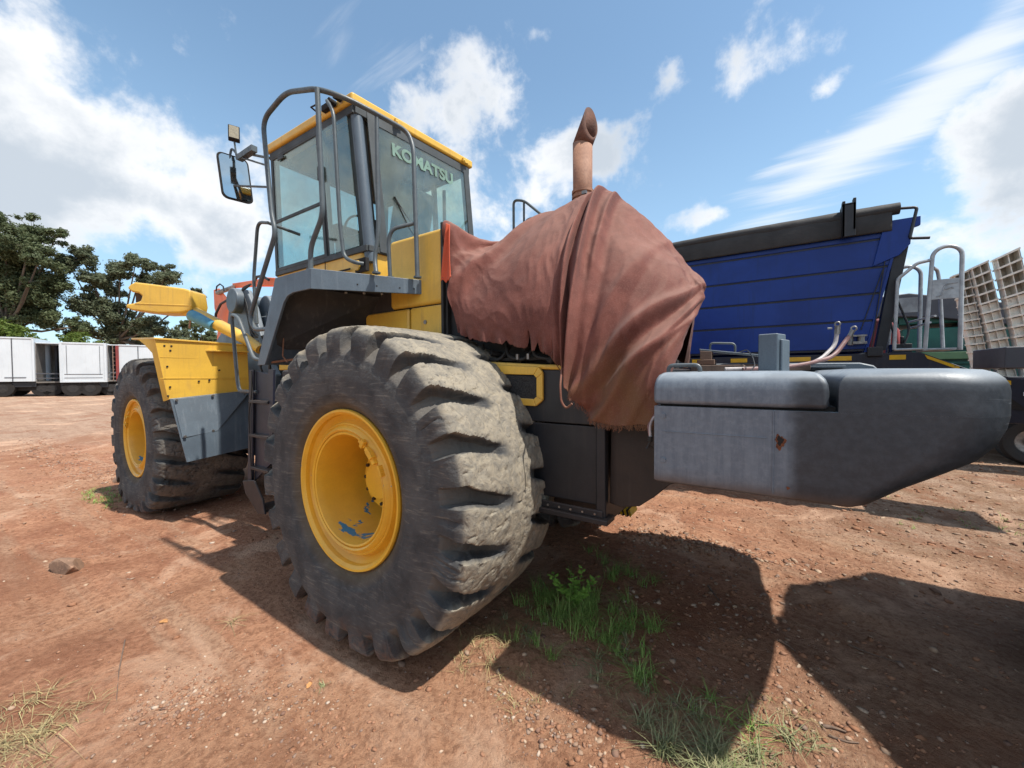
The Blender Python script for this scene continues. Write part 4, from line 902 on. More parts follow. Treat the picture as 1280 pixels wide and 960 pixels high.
for q in ((-.51, -1.40), (-.21, -1.08), (-.06, -.82), (-.24, -.93)):
    mb = MB(); mb.cyl((q[0], q[1], PZ), (q[0], q[1], PZ+.012), .030, 14); mb.build('rail_foot', 'rail', plt)
# ladder between the wheels
mb = MB(); mb.tube(rnd([(-2.07, -1.08, 1.53), (-2.46, -1.08, 1.53), (-2.50, -1.08, 1.62), (-2.61, -1.08, 2.35), (-2.45, -1.08, 2.30), (-2.13, -1.08, 1.86), (-1.84, -1.08, 1.83)], .07), .0185, 12); mb.build('ladder_rail', 'rail', LD, smooth=60)
mb = MB(); mb.prism([(-2.28, .58), (-2.18, .58), (-2.10, 1.75), (-2.19, 1.75)], 'Y', -1.10, -1.08); mb.prism([(-1.80, .9), (-1.76, .9), (-1.70, 1.75), (-1.80, 1.75)], 'Y', -1.10, -1.08)
mb.prism([(-2.17, .64), (-1.80, .95), (-1.80, 1.70), (-2.11, 1.70)], 'Y', -.78, -.76); mb.prism([(-2.18, .62), (-1.82, .85), (-1.80, 1.70), (-2.10, 1.74)], 'Y', -1.075, -1.06); ld = mb.build('ladder', 'navy', LD, bevel=.004)
for z in (.75, 1.08, 1.42):
    mb = MB(); mb.box((-2.17, -1.12, z), (-1.80, -.86, z+.03)); mb.build('step', 'grey_dark', ld, bevel=.005)
mb = MB(); mb.prism([(-2.30, .62), (-2.05, .66), (-1.88, .50), (-1.84, .36), (-1.98, .34), (-2.24, .50)], 'Y', -1.14, -1.12); mb.prism([(-2.30, .60), (-2.02, .64), (-1.95, .36), (-2.05, .34)], 'Y', -.84, -.82); mb.box((-2.10, -1.12, .37), (-1.86, -.84, .395)); mb.build('lower_step', 'grey_dark', ld, bevel=.006)
mb = MB(); mb.tube(rnd([(-2.16, -1.11, .62), (-2.19, -1.112, 1.3), (-2.12, -1.112, 1.5), (-2.13, -1.1, 1.74)], .06), .006, 6); mb.build('cable', 'cable', ld)

# ---------------- front frame, tower and lift arms
b = MB()
b.box((-5.6, -.48, .62), (-3.15, .68, 1.45)); b.cyl((-4.6, -1.15, .93), (-4.6, 1.35, .93), .22, 24); b.box((-4.9, -.68, .62), (-4.3, .88, 1.22))
b.cyl((-2.75, .1, .7), (-2.75, .1, 1.7), .16, 20); b.box((-3.2, -.2, .8), (-2.7, .4, .95)); b.box((-3.2, -.2, 1.45), (-2.7, .4, 1.6)); b.box((-2.8, -.45, .75), (-1.85, .65, 1.5))
b.build('front_frame', 'grey_dark', LD, bevel=.015)
b = MB()
for y in (-.42, .56):
    b.prism([(-4.75, 1.30), (-3.05, 1.30), (-3.0, 1.7), (-3.30, 2.05), (-3.55, 2.60), (-3.75, 2.86), (-4.05, 2.88), (-4.28, 2.70), (-4.5, 2.0)], 'Y', y-.04, y+.04)
b.box((-4.2, -.40, 1.4), (-3.3, .54, 2.0))
tw = b.build('tower', 'grey', LD, bevel=.02)
b = MB(); b.cyl((-3.95, -.56, 2.72), (-3.95, -.36, 2.72), .17, 24); b.cyl((-3.95, -.40, 2.72), (-3.95, .6, 2.72), .10, 20); b.build('pivot_pin', 'grey', tw, bevel=.02)
b = MB(); b.cyl((-3.60, -.30, 2.62), (-3.60, -.05, 2.62), .17, 24); b.cyl((-3.5, .0, 2.60), (-3.5, .25, 2.60), .15, 24); b.box((-3.72, -.34, 2.32), (-3.1, .3, 2.50)); b.build('crosshead', 'grey', tw, bevel=.02)
b = MB(); b.cyl((-3.62, -.20, 2.62), (-3.62, -.14, 2.62), .185, 24); b.cyl((-3.62, -.02, 2.62), (-3.62, .02, 2.62), .18, 24); b.build('bushing', 'rust', tw)
for y in (-.28, .42):
    b = MB(); b.prism([(-4.05, 2.84), (-3.85, 2.60), (-5.2, 1.75), (-6.25, .62), (-6.5, .45), (-6.62, .62), (-6.4, .92), (-5.3, 2.10)], 'Y', y-.07, y+.07); b.build('lift_arm', 'grey', LD, bevel=.02)
    b = MB(); b.cyl((-3.35, y, 1.30), (-4.6, y, 1.72), .10, 16); b.cyl((-4.6, y, 1.72), (-5.15, y, 1.90), .05, 12); b.build('lift_cylinder', 'grey', LD)
b = MB(); b.cyl((-3.7, .07, 2.35), (-4.7, .07, 2.10), .11, 16); b.cyl((-4.7, .07, 2.10), (-5.4, .07, 1.95), .055, 12); b.build('tilt_cylinder', 'grey', LD)
b = MB()
for i, (o1, o2) in enumerate(((0, .1), (.06, -.02), (.1, .12), (-.07, .05))):
    b.tube(rnd([(-3.0, -.32+o1, 2.30+o2*.3), (-3.25, -.42, 2.12+o2), (-3.55, -.47, 2.18-o1), (-3.72, -.46, 2.55+o2), (-3.9, -.46, 2.86+o1*.3), (-3.65, -.44, 2.92)], .18, 6), .013, 8)
b.tube(rnd([(-3.05, -.50, 1.35), (-2.85, -.6, 1.7), (-2.9, -.55, 2.2), (-3.2, -.45, 2.5)], .2, 6), .016, 8); b.tube(rnd([(-3.05, -.45, 1.30), (-2.72, -.5, 1.5), (-2.6, -.5, 2.0), (-2.9, -.4, 2.4)], .2, 6), .016, 8)
b.tube([(-3.05+.02*math.sin(i*3), -.60, 1.40+i*.05) for i in range(14)], .012, 6)
b.build('hydraulic_hoses', 'cable', LD, smooth=60)
b = MB(); b.prism([(-3.15, 2.00), (-3.0, 2.02), (-2.92, 2.30), (-3.02, 2.42)], 'Y', -.46, -.44); b.build('yellow_bracket', 'yellow', LD, bevel=.004)

# ---------------- front mudguard: yellow fender with a grey flap beneath
b = MB()
top_ = [(-3.50, 2.115), (-3.40, 2.085)]
# panel facing the rear, from the outer edge to the frame
b.hexa([(-3.44, -1.50, 2.10), (-3.36, -.62, 2.075), (-3.38, -.60, 1.50), (-3.44, -1.40, 1.43)], [(-3.46, -1.50, 2.10), (-3.38, -.62, 2.075), (-3.40, -.60, 1.50), (-3.46, -1.40, 1.43)])
fd = b.build('front_fender', 'yellow', LD, bevel=.003)
b = MB(); b.hexa([(-3.46, -1.50, 2.10), (-3.46, -1.475, 2.0), (-3.46, -1.40, 1.43), (-3.52, -1.42, 1.41), (-3.53, -1.50, 1.95), (-3.62, -1.545, 2.05), (-3.80, -1.55, 2.11)], [(-3.44, -1.49, 2.10), (-3.44, -1.465, 2.0), (-3.44, -1.39, 1.43), (-3.50, -1.41, 1.41), (-3.51, -1.49, 1.95), (-3.60, -1.535, 2.05), (-3.78, -1.54, 2.11)]); b.build('side_flange', 'yellow', fd)
b = MB(); b.hexa([(-3.42, -1.51, 2.095), (-3.35, -.60, 2.07), (-4.45, -.62, 2.10), (-4.10, -1.54, 2.125)], [(-3.42, -1.51, 2.115), (-3.35, -.60, 2.09), (-4.45, -.62, 2.12), (-4.10, -1.54, 2.145)]); b.build('top_plate', 'yellow', fd, bevel=.004)
b = MB(); b.hexa([(-3.44, -1.08, 1.985), (-3.38, -.64, 1.98), (-3.28, -.64, 1.985), (-3.30, -.98, 1.985)], [(-3.44, -1.08, 1.998), (-3.38, -.64, 1.993), (-3.28, -.64, 1.998), (-3.30, -.98, 1.998)]); b.build('ledge', 'yellow', fd)
for z in (1.90, 1.665):
    b = MB(); b.hexa([(-3.436, -1.46, z), (-3.366, -.63, z-.01), (-3.366, -.63, z-.002), (-3.436, -1.46, z+.008)], [(-3.44, -1.46, z), (-3.37, -.63, z-.01), (-3.37, -.63, z-.002), (-3.44, -1.46, z+.008)]); b.build('seam', 'yellow', fd)
b = MB()
for y, z in ((-1.40, 1.80), (-1.38, 1.57), (-.92, 1.76), (-1.12, 1.63), (-1.02, 1.64), (-1.37, 1.98), (-1.42, 2.03), (-1.36, 2.03), (-1.40, 1.47)): 
    x = -3.44+.08*(y+1.5)/.88; b.cyl((x+.004, y, z), (x-.01, y, z), .010, 10)
b.build('bolt_hole', 'matt_black', fd)
b = MB(); b.hexa([(-3.395, -1.395, 1.44), (-3.36, -.62, 1.505), (-3.32, -.60, .78), (-3.22, -1.31, .73)], [(-3.41, -1.395, 1.44), (-3.375, -.62, 1.505), (-3.335, -.60, .78), (-3.235, -1.31, .73)]); fl = b.build('mud_flap', 'grey', LD, bevel=.004)
def flp(s, t, o=.006):  # bilinear point on the flap
    a = Vector((-3.395, -1.395, 1.44)).lerp(Vector((-3.36, -.62, 1.505)), s); c_ = Vector((-3.22, -1.31, .73)).lerp(Vector((-3.32, -.60, .78)), s)
    return a.lerp(c_, t)+Vector((o, 0, 0))
b = MB(); b.hexa([flp(.02, .62, .012), flp(.48, .60, .035), flp(.98, .04, .05), flp(.99, .02, .008), flp(.03, .01, .008)], [flp(.02, .62, .002), flp(.48, .60, .005), flp(.98, .04, .01), flp(.99, .02, .002), flp(.03, .01, .002)]); b.build('flap_plate', 'grey', fl, bevel=.004)
for s, t in ((.05, .60), (.42, .585), (.06, .03), (.5, .02), (.93, .05)):
    b = MB(); p = flp(s, t, .02); b.cyl(p, p+Vector((.02, 0, 0)), .014, 8); b.build('bolt', 'steel', fl)

# headlight housing on its tube arm
b = MB(); b.tube(rnd([(-3.15, -.56, 2.02), (-3.38, -.63, 2.16), (-4.05, -.97, 2.53), (-4.22, -1.06, 2.58)], .12), .062, 16, r2=.085)
ar = b.build('lamp_arm', 'yellow', LD, smooth=60)
b = MB(); 
for a0 in range(9): pass
b.tube([(-3.72, -.835, 2.325), (-3.90, -.93, 2.425), (-4.0, -.975, 2.475)], .0745, 14, r2=.082); b.build('bare_patch', 'blue_patch', ar, smooth=60)
b = MB(); b.tube([(-3.98, -1.0, 2.46), (-3.98, -1.02, 2.30)], .012, 6); b.build('hanging_bolt', 'rust', ar)
u_ = (Vector((-4.55, -1.32, 0))-Vector((-4.02, -.92, 0))).normalized(); o_ = Vector((-4.00, -.93, 0)); n_ = Vector((u_.y, -u_.x, 0))
if n_.y > 0: n_ = -n_
out_ = [(.72, 2.84), (.66, 2.875), (.45, 2.85), (.08, 2.80), (.0, 2.775), (-.02, 2.60), (.0, 2.52), (.12, 2.49), (.40, 2.485), (.70, 2.52), (.78, 2.555), (.77, 2.60), (.68, 2.61), (.60, 2.64), (.58, 2.70), (.62, 2.735), (.70, 2.75), (.755, 2.80)]
b = MB(); b.hexa([o_+u_*a+n_*.11+Vector((0, 0, z)) for a, z in out_], [o_+u_*a-n_*.19+Vector((0, 0, z)) for a, z in out_]); hl = b.build('headlight_housing', 'yellow', LD, bevel=.045, seg=4)
b = MB(); b.hexa([o_+u_*a+n_*(.115)+Vector((0, 0, z)) for a, z in ((-.018, 2.575), (-.018, 2.59), (.66, 2.612), (.66, 2.597))], [o_+u_*a+n_*.10+Vector((0, 0, z)) for a, z in ((-.018, 2.575), (-.018, 2.59), (.66, 2.612), (.66, 2.597))]); b.build('housing_lip', 'yellow', hl, bevel=.005)
b = MB(); b.hexa([o_+u_*.70+n_*.05+Vector((0, 0, 2.63)), o_+u_*.70-n_*.14+Vector((0, 0, 2.63)), o_+u_*.70-n_*.14+Vector((0, 0, 2.76)), o_+u_*.70+n_*.05+Vector((0, 0, 2.76))], [o_+u_*.60+n_*.05+Vector((0, 0, 2.63)), o_+u_*.60-n_*.14+Vector((0, 0, 2.63)), o_+u_*.60-n_*.14+Vector((0, 0, 2.76)), o_+u_*.60+n_*.05+Vector((0, 0, 2.76))]); b.build('lamp_recess', 'pod_in', hl)
# rail on the far side of the hood
b = MB(); b.tube(rnd([(-.30, .9, 3.0), (-.30, .9, 3.70), (-.16, .9, 3.66), (.10, .9, 3.42), (.10, .9, 3.0)], .06), .015, 10); b.tube(rnd([(-.16, .9, 3.66), (-.16, .9, 3.0)], .05), .013, 8); b.tube(rnd([(-.16, .9, 3.28), (-.14, .9, 3.44), (.08, .9, 3.44)], .06), .013, 8); b.build('hood_rail', 'rail', LD, smooth=60)
b = MB(); b.box((-.45, .70, 2.75), (.2, .95, 3.02)); b.build('rail_base', 'grey_dark', LD, bevel=.01)

# ================================================================== CANVAS over the engine
def make_tarp():
    # control columns, front to rear; rows run hem (near) -> shoulder -> crest -> far shoulder -> far hem
    C_ = [
     [(.36, -.84, 1.985), (.30, -.83, 2.20), (.24, -.80, 2.50), (.165, -.76, 2.835), (.17, -.40, 2.80), (.16, .3, 2.72), (.20, .85, 2.5), (.25, .95, 2.0)],
     [(.50, -.86, 1.925), (.46, -.85, 2.15), (.41, -.72, 2.42), (.33, -.62, 2.64), (.28, -.40, 2.79), (.24, .3, 2.74), (.3, .9, 2.4), (.35, .98, 1.95)],
     [(.74, -.90, 1.885), (.68, -.86, 2.12), (.62, -.74, 2.38), (.54, -.55, 2.60), (.40, -.22, 2.865), (.40, .25, 2.82), (.45, .85, 2.4), (.5, 1.0, 1.9)],
     [(.98, -.92, 1.835), (.93, -.86, 2.15), (.87, -.68, 2.50), (.80, -.36, 2.83), (.76, -.05, 2.99), (.72, .30, 2.88), (.72, .85, 2.35), (.75, 1.0, 1.9)],
     [(1.14, -.95, 1.79), (1.09, -.88, 2.12), (1.03, -.66, 2.50), (.98, -.30, 2.88), (.95, -.02, 3.075), (.92, .25, 2.95), (.95, .8, 2.4), (.98, 1.0, 1.9)],
     [(1.235, -.97, 1.70), (1.20, -.93, 2.05), (1.13, -.72, 2.45), (1.09, -.33, 2.88), (1.085, -.02, 3.075), (1.08, .25, 2.95), (1.1, .8, 2.4), (1.12, 1.0, 1.9)],
     [(1.27, -.95, 1.60), (1.30, -.91, 2.02), (1.25, -.68, 2.40), (1.20, -.30, 2.86), (1.185, .0, 3.06), (1.20, .22, 2.93), (1.22, .75, 2.4), (1.25, 1.0, 1.9)],
     [(1.385, -.96, 1.46), (1.46, -.91, 1.92), (1.48, -.66, 2.33), (1.42, -.30, 2.66), (1.37, .0, 2.875), (1.37, .25, 2.75), (1.36, .7, 2.3), (1.36, .95, 1.85)],
     [(1.52, -.99, 1.425), (1.60, -.94, 1.85), (1.66, -.62, 2.24), (1.61, -.28, 2.49), (1.58, .0, 2.62), (1.56, .25, 2.52), (1.5, .6, 2.2), (1.48, .8, 1.82)],
     [(1.66, -1.0, 1.44), (1.73, -.90, 1.80), (1.80, -.58, 2.13), (1.76, -.26, 2.33), (1.70, .0, 2.44), (1.72, .22, 2.33), (1.64, .5, 2.1), (1.58, .7, 1.76)],
     [(1.735, -1.0, 1.46), (1.80, -.80, 1.80), (1.865, -.50, 2.11), (1.87, -.40, 2.21), (1.81, .0, 2.27), (1.74, .20, 2.2), (1.68, .42, 2.0), (1.62, .6, 1.74)],
     [(1.70, -.70, 1.60), (1.74, -.55, 1.80), (1.78, -.35, 2.05), (1.80, -.25, 2.12), (1.74, .02, 2.16), (1.72, .18, 2.08), (1.66, .35, 1.9), (1.60, .5, 1.73)],
    ]
    def slide(p, y):   # the same line of sight, further in
        t = (y-CAM.y)/(p[1]-CAM.y); return (CAM.x+(p[0]-CAM.x)*t, y, CAM.z+(p[2]-CAM.z)*t)
    C_ = [[slide(p, -.85-(-.85-p[1])*.25) if p[1] < -.85 else p for p in c] for c in C_]
    C_ = np.array(C_); nu, nv = C_.shape[:2]
    def cr(P, t):  # Catmull-Rom along axis 0
        n = len(P); i = np.clip(np.floor(t).astype(int), 0, n-2); f = (t-i)[:, None, None]
        g = lambda k: P[np.clip(i+k, 0, n-1)]
        p0, p1, p2, p3 = g(-1), g(0), g(1), g(2)
        return .5*((2*p1)+(-p0+p2)*f+(2*p0-5*p1+4*p2-p3)*f**2+(-p0+3*p1-3*p2+p3)*f**3)
    NU, NV = 420, 300
    A = cr(C_, np.linspace(0, nu-1, NU)); A = np.swapaxes(cr(np.swapaxes(A, 0, 1), np.linspace(0, nv-1, NV)), 0, 1)
    U, V = np.meshgrid(np.linspace(0, nu-1, NU), np.linspace(0, nv-1, NV), indexing='ij')
    def nrm(A):
        du = np.gradient(A, axis=0); dv = np.gradient(A, axis=1); n = np.cross(du, dv); n /= np.linalg.norm(n, axis=2)[..., None]+1e-9
        if n[NU//2, NV//6, 1] > 0: n = -n
        return n
    N = nrm(A)
    # hanging folds gathered below the exhaust, slack swags to the front, taut creases to the rear corner
    w = np.exp(-((U-5.5)/.6)**2)*sstep(4.9, 3.2, V)*(.35+.65*sstep(3.8, 1.5, V))
    H = .010*w*np.sin((U-5.0)*9.5+.35*V+1.1*gnoise(U*.8, V*.4))
    ridge = lambda c, s: np.exp(-((c)/s)**2)
    dn = sstep(4.2, 3.1, V)
    # two rolled folds hanging from the crest, a shaded valley before each
    H += .062*ridge(U-(5.85-.09*V), .17)*dn-.040*ridge(U-(5.52-.09*V), .15)*dn+.036*ridge(U-(5.25-.06*V), .13)*dn-.018*ridge(U-(4.95-.05*V), .22)*dn
    H += .030*ridge(U-(6.28-.02*V), .10)*sstep(4.3, 3.4, V)*sstep(1.2, 2.4, V)-.022*ridge(U-(6.55-.02*V), .16)*sstep(4.4, 3.4, V)
    # the slack front end: one long swag up to the crest with a sunken pocket above it
    d = (V-1.25-.95*U)/1.35; fr_ = sstep(3.5, 2.3, U)
    H += fr_*(.045*ridge(d, .26)-.075*ridge(d-.85, .48)*(1-sstep(1.0, .2, U)*sstep(2.3, 3.0, V)))+.012*fr_*ridge(d-.45, .10)
    H += .020*ridge(U-.35-.25*V, .16)*sstep(3.6, 2.4, V)*sstep(.8, 1.8, V)
    # drag folds of the lower rear flap, gathered to its front corner
    for c, k_, a, s in ((6.15, 1.45, .048, .26), (6.75, 1.30, -.036, .24), (7.25, 1.35, .026, .20), (7.9, 1.1, -.012, .24), (8.5, .9, .010, .22), (6.45, 2.2, .020, .20), (6.2, .5, .022, .16), (6.9, .35, -.012, .16)):
        H += a*ridge(U-c-k_*V, s)*sstep(3.0, 1.2, V)*sstep(5.7, 6.4, U)*sstep(10.6, 9.6, U)
    for c, k_, a, s in ((10.0, -1.15, .008, .16), (9.2, -.95, .007, .18), (7.4, .45, .008, .16), (8.4, .2, .006, .2)):
        H += a*ridge(U-c-k_*(V-2), s)*sstep(6, 7, U)
    H += (.010*fbm(U, V, .45, 2)+.0018*fbm(U, V, 4., 3)+.0045*(1-np.abs(gnoise(U*1.9+V*1.1, V*1.4-U*.6))*3.).clip(-.3, 1)*sstep(.1, .6, V))*sstep(11.2, 10., U)
    A = A+N*H[..., None]
    # ragged hem
    hem = sstep(.55, 0, V)
    rag = np.where(U < 5.2, .012*np.abs(gnoise(U*2.2, U*0))+.012*np.maximum(0, gnoise(U*6.7+3, U*0+2))+.010*np.abs(gnoise(U*15, U*0+9)), 0)+.006*gnoise(U*16, U*0+5)
    notch = .13*ridge(U-3.05, .07)+.05*ridge(U-3.42, .05)+.03*ridge(U-2.3, .05)+.09*ridge(U-4.25, .06)
    A[..., 2] += hem*(rag*1.6+notch*(U < 5.3))
    A[..., 1] += hem*.02*np.sin(U*11)*sstep(5.2, 4.8, U)
    o = grid_mesh('canvas_cover', A[..., 0], A[..., 1], A[..., 2], 'cloth')
    md = o.modifiers.new('solid', 'SOLIDIFY'); md.thickness = .004; md.offset = 0
    tag(o, 'faded red canvas sheet draped over the engine of the wheel loader', 'tarpaulin')
    # frayed threads along the lower edge
    f = MB(); rows = A[:, 0]
    for k_ in range(300):
        i = int(NU*(.56+.36*random.random())); p = Vector(rows[i]); L = random.uniform(.008, .035)
        f.tube([p+Vector((0, 0, .006)), p+Vector((random.uniform(-.006, .006), -.004, -L*.5)), p+Vector((random.uniform(-.014, .014), random.uniform(-.01, .004), -L))], .0011, 3, caps=False)
    fr = f.build('frayed_threads', 'cloth', o, fixn=False); fr['kind'] = 'stuff'
    f = MB(); f.tube(rnd([tuple(Vector(rows[int(NU*5.2/11)])+Vector((0, -.01, .04))), (1.235, -1.0, 1.62), (1.245, -1.01, 1.54), (1.275, -1.01, 1.50), (1.31, -1.01, 1.53)], .03, 6), .006, 8)
    f.tube(rnd([tuple(rows[int(NU*4.2/11)]), (1.12, -.9, 1.80), (1.17, -.85, 1.70)], .03), .003, 5)
    f.build('loose_tie', 'cloth', o)
    return o
TARP = make_tarp()
# brighter red strip hanging at the front of the canvas
def strip_cloth():
    nu, nv = 24, 60
    U, V = np.meshgrid(np.linspace(0, 1, nu), np.linspace(0, 1, nv), indexing='ij')
    X = .200+.015*V+U*(.06+.06*V); Z = 2.80-.44*V-.03*U*(1-V); Y = -.775-.07*V-.012*np.sin(U*7+V*2)-.03*U
    Z = Z+np.where(V > .95, .012*np.sin(U*14), 0)
    o = grid_mesh('red_cloth_strip', X, Y, Z, 'cloth_bright'); md = o.modifiers.new('solid', 'SOLIDIFY'); md.thickness = .004; md.offset = 0
    tag(o, 'narrow bright red cloth strip hanging beside the yellow tank cover', 'cloth')
strip_cloth()

# loose cover with a handle and boards lying on the counterweight
lc_ = thing('access_cover', 'loose pale grey metal cover with a handle lying on boards on the counterweight', 'metal cover', (1.95, .35, 1.70))
b = MB(); b.hexa([(1.76, .22, 1.855), (2.22, .30, 1.795), (2.22, .62, 1.80), (1.74, .52, 1.862)], [(1.76, .22, 1.868), (2.22, .30, 1.806), (2.22, .62, 1.811), (1.74, .52, 1.875)]); b.build('cover_plate', 'grey', lc_, bevel=.003)
b = MB(); b.tube(rnd([(1.80, .48, 1.868), (1.80, .48, 1.925), (1.97, .50, 1.915), (1.97, .50, 1.85)], .03), .008, 8); b.build('handle', 'rail', lc_, smooth=60)
b = MB(); b.hexa([(1.765, .215, 1.79), (1.84, .225, 1.785), (1.84, .225, 1.846), (1.765, .215, 1.853)], [(1.765, .30, 1.79), (1.84, .31, 1.785), (1.84, .31, 1.846), (1.765, .30, 1.853)]); b.build('end_block', 'wood', lc_, bevel=.003)
b = MB(); b.tube(rnd([(1.99, .42, 1.84), (2.06, .2, 1.85), (2.10, 0, 1.80), (2.12, -.12, 1.73), (2.10, -.2, 1.705)], .05), .004, 6); b.build('wire', 'cable', lc_)
for nm, a, c_, lab in (('board', (1.72, .10, 1.702), (2.05, .26, 1.745), 'short weathered board on the counterweight nearest the canvas'),
                  ('board', (1.80, .32, 1.704), (2.42, .44, 1.75), 'long weathered board under the loose grey metal cover')):
    b = MB(); b.box(a, c_); o = b.build(nm, 'wood', bevel=.004); tag(o, lab, 'board')
b = MB(); b.box((1.745, .215, 1.752), (1.86, .33, 1.788)); o = b.build('wood_block', 'wood', bevel=.004); tag(o, 'small wooden block propping the loose grey metal cover', 'wood block')
b = MB(); b.hexa([(1.5, .8, 1.70), (1.53, .8, 1.70), (1.70, .75, 2.02), (1.68, .75, 2.02)], [(1.5, .82, 1.70), (1.53, .82, 1.70), (1.70, .77, 2.02), (1.68, .77, 2.02)]); 

# ================================================================== SIDE TIPPER TRAILER
TP = thing('tipper_trailer', 'long dark blue side tipper trailer with rolled grey cover behind the loader', 'trailer', (1.0, 4.4, 0))
TY0, TY1 = 3.40, 5.75
zb = [1.96, 2.31, 2.63, 2.94, 3.27, 3.36]
def tyo(z): return TY0-.0*(z-1.96)
def xend(z): return 3.14+(z-1.93)*.205
for i in range(5):
    z0, z1 = zb[i]+.012, zb[i+1]-.012
    for yy, s in ((TY0, 1), (TY1, -1)):
        b = MB(); b.hexa([(-2.6, yy, z0), (xend(z0), yy, z0), (xend(z1), yy, z1), (-2.6, yy, z1)], [(-2.6, yy+s*.03, z0), (xend(z0), yy+s*.03, z0), (xend(z1), yy+s*.03, z1), (-2.6, yy+s*.03, z1)]); b.build('side_panel', 'blue', TP, bevel=.008)
for i in range(0, 6):
    z = zb[i]
    for yy, s in ((TY0, 1), (TY1, -1)):
        b = MB(); b.hexa([(-2.6, yy+s*.012, z-.013), (xend(z)-.01, yy+s*.012, z-.013), (xend(z)-.01, yy+s*.012, z+.013), (-2.6, yy+s*.012, z+.013)], [(-2.6, yy+s*.05, z-.013), (xend(z)-.01, yy+s*.05, z-.013), (xend(z)-.01, yy+s*.05, z+.013), (-2.6, yy+s*.05, z+.013)]); b.build('seam_joint', 'navy', TP)
b = MB(); b.hexa([(3.135, TY0-.01, 1.93), (3.135, TY1+.01, 1.93), (3.43, TY1+.01, 3.40), (3.43, TY0-.01, 3.40)], [(3.165, TY0-.01, 1.93), (3.165, TY1+.01, 1.93), (3.46, TY1+.01, 3.40), (3.46, TY0-.01, 3.40)]); b.build('end_panel', 'blue', TP, bevel=.005)
b = MB(); b.box((-2.63, TY0, 1.93), (-2.60, TY1, 3.40)); b.build('end_panel', 'blue', TP)
b = MB(); b.prism([(3.20, 2.95), (3.43, 3.05), (3.52, 3.16), (3.53, 3.34), (3.60, 3.36), (3.60, 3.46), (3.30, 3.46)], 'Y', TY0-.03, TY0+.02); b.build('end_gusset', 'blue', TP, bevel=.005)
# rolled cover along the top edge
def cover_roll():
    n = 120; m = 22; t = np.linspace(0, 1, n); th = np.linspace(0, 2*np.pi, m+1)
    T, A = np.meshgrid(t, th, indexing='ij'); X = -2.62+T*(3.43+2.62)
    r = .072+.008*gnoise(X*1.3, A*0)+.006*np.sin(A*2+X*2)+.004*gnoise(X*7, A)
    Y = TY0+.02+r*np.cos(A); Z = 3.60+.0*T+r*np.sin(A)+.012*gnoise(X*.8, A*0+3)
    o = grid_mesh('cover_roll', X, Y, Z, 'tarp_grey'); attach(o, TP)
    n2 = 14; V = np.linspace(0, 1, n2); T, V = np.meshgrid(t, V, indexing='ij'); X = -2.62+T*(3.36+2.62)
    Z = 3.60-V*(.26)+.008*gnoise(X*2, V*2); Y = TY0-.03-.015*np.sin(V*3)-.012*gnoise(X*1.5, V*1.5)
    o = grid_mesh('cover_skirt', X, Y, Z, 'tarp_grey'); attach(o, TP); md = o.modifiers.new('solid', 'SOLIDIFY'); md.thickness = .006
    n3 = 10; V = np.linspace(0, 1, n3); T, V = np.meshgrid(t, V, indexing='ij'); X = -2.62+T*(3.42+2.62)
    Z = 3.63+.06*np.sin(V*np.pi)+.01*gnoise(X*1.2, V*3); Y = TY0+V*(TY1-TY0)
    o = grid_mesh('cover_top', X, Y, Z, 'tarp_grey'); attach(o, TP); md = o.modifiers.new('solid', 'SOLIDIFY'); md.thickness = .01
cover_roll()
b = MB(); b.box((2.90, TY0-.115, 3.33), (3.03, TY0-.095, 3.72)); b.box((2.90, TY0-.115, 3.33), (2.93, TY0-.03, 3.76)); b.box((3.00, TY0-.115, 3.40), (3.03, TY0-.03, 3.78)); b.box((2.90, TY0-.115, 3.70), (3.03, TY0+.10, 3.73)); b.build('roll_stop_bracket', 'grey_dark', TP, bevel=.006)
b = MB(); b.tube(rnd([(3.36, TY0-.0, 3.60), (3.57, TY0-.02, 3.565), (3.51, TY0-.04, 3.22), (3.67, TY0-.06, 3.19)], .03), .016, 8); b.build('crank_handle', 'grey_dark', TP, smooth=60)
b = MB(); b.hexa([(3.34, TY0+.03, 1.95), (3.24, TY0+.03, 1.95), (3.42, TY0+.03, 3.30), (3.54, TY0+.03, 3.30)], [(3.34, TY0+.15, 1.95), (3.24, TY0+.15, 1.95), (3.42, TY0+.15, 3.30), (3.54, TY0+.15, 3.30)]); b.build('end_post', 'grey_dark', TP, bevel=.006)
b = MB(); b.tube([(3.29, TY0-.03, 2.9), (3.10, TY0-.03, 2.2)], .006, 5); b.tube([(3.36, TY0-.02, 3.5), (3.20, TY0-.03, 2.0)], .006, 5); b.build('cover_cord', 'cable', TP)
b = MB(); b.box((3.02, TY0-.10, 2.03), (3.15, TY0-.02, 2.06)); b.box((3.02, TY0-.10, 2.12), (3.15, TY0-.02, 2.14)); b.cyl((3.0, TY0-.06, 2.02), (3.0, TY0-.06, 2.15), .03, 10); b.cyl((3.1, TY0-.06, 2.04), (3.1, TY0-.06, 2.13), .035, 10); b.build('latch', 'steel', TP)
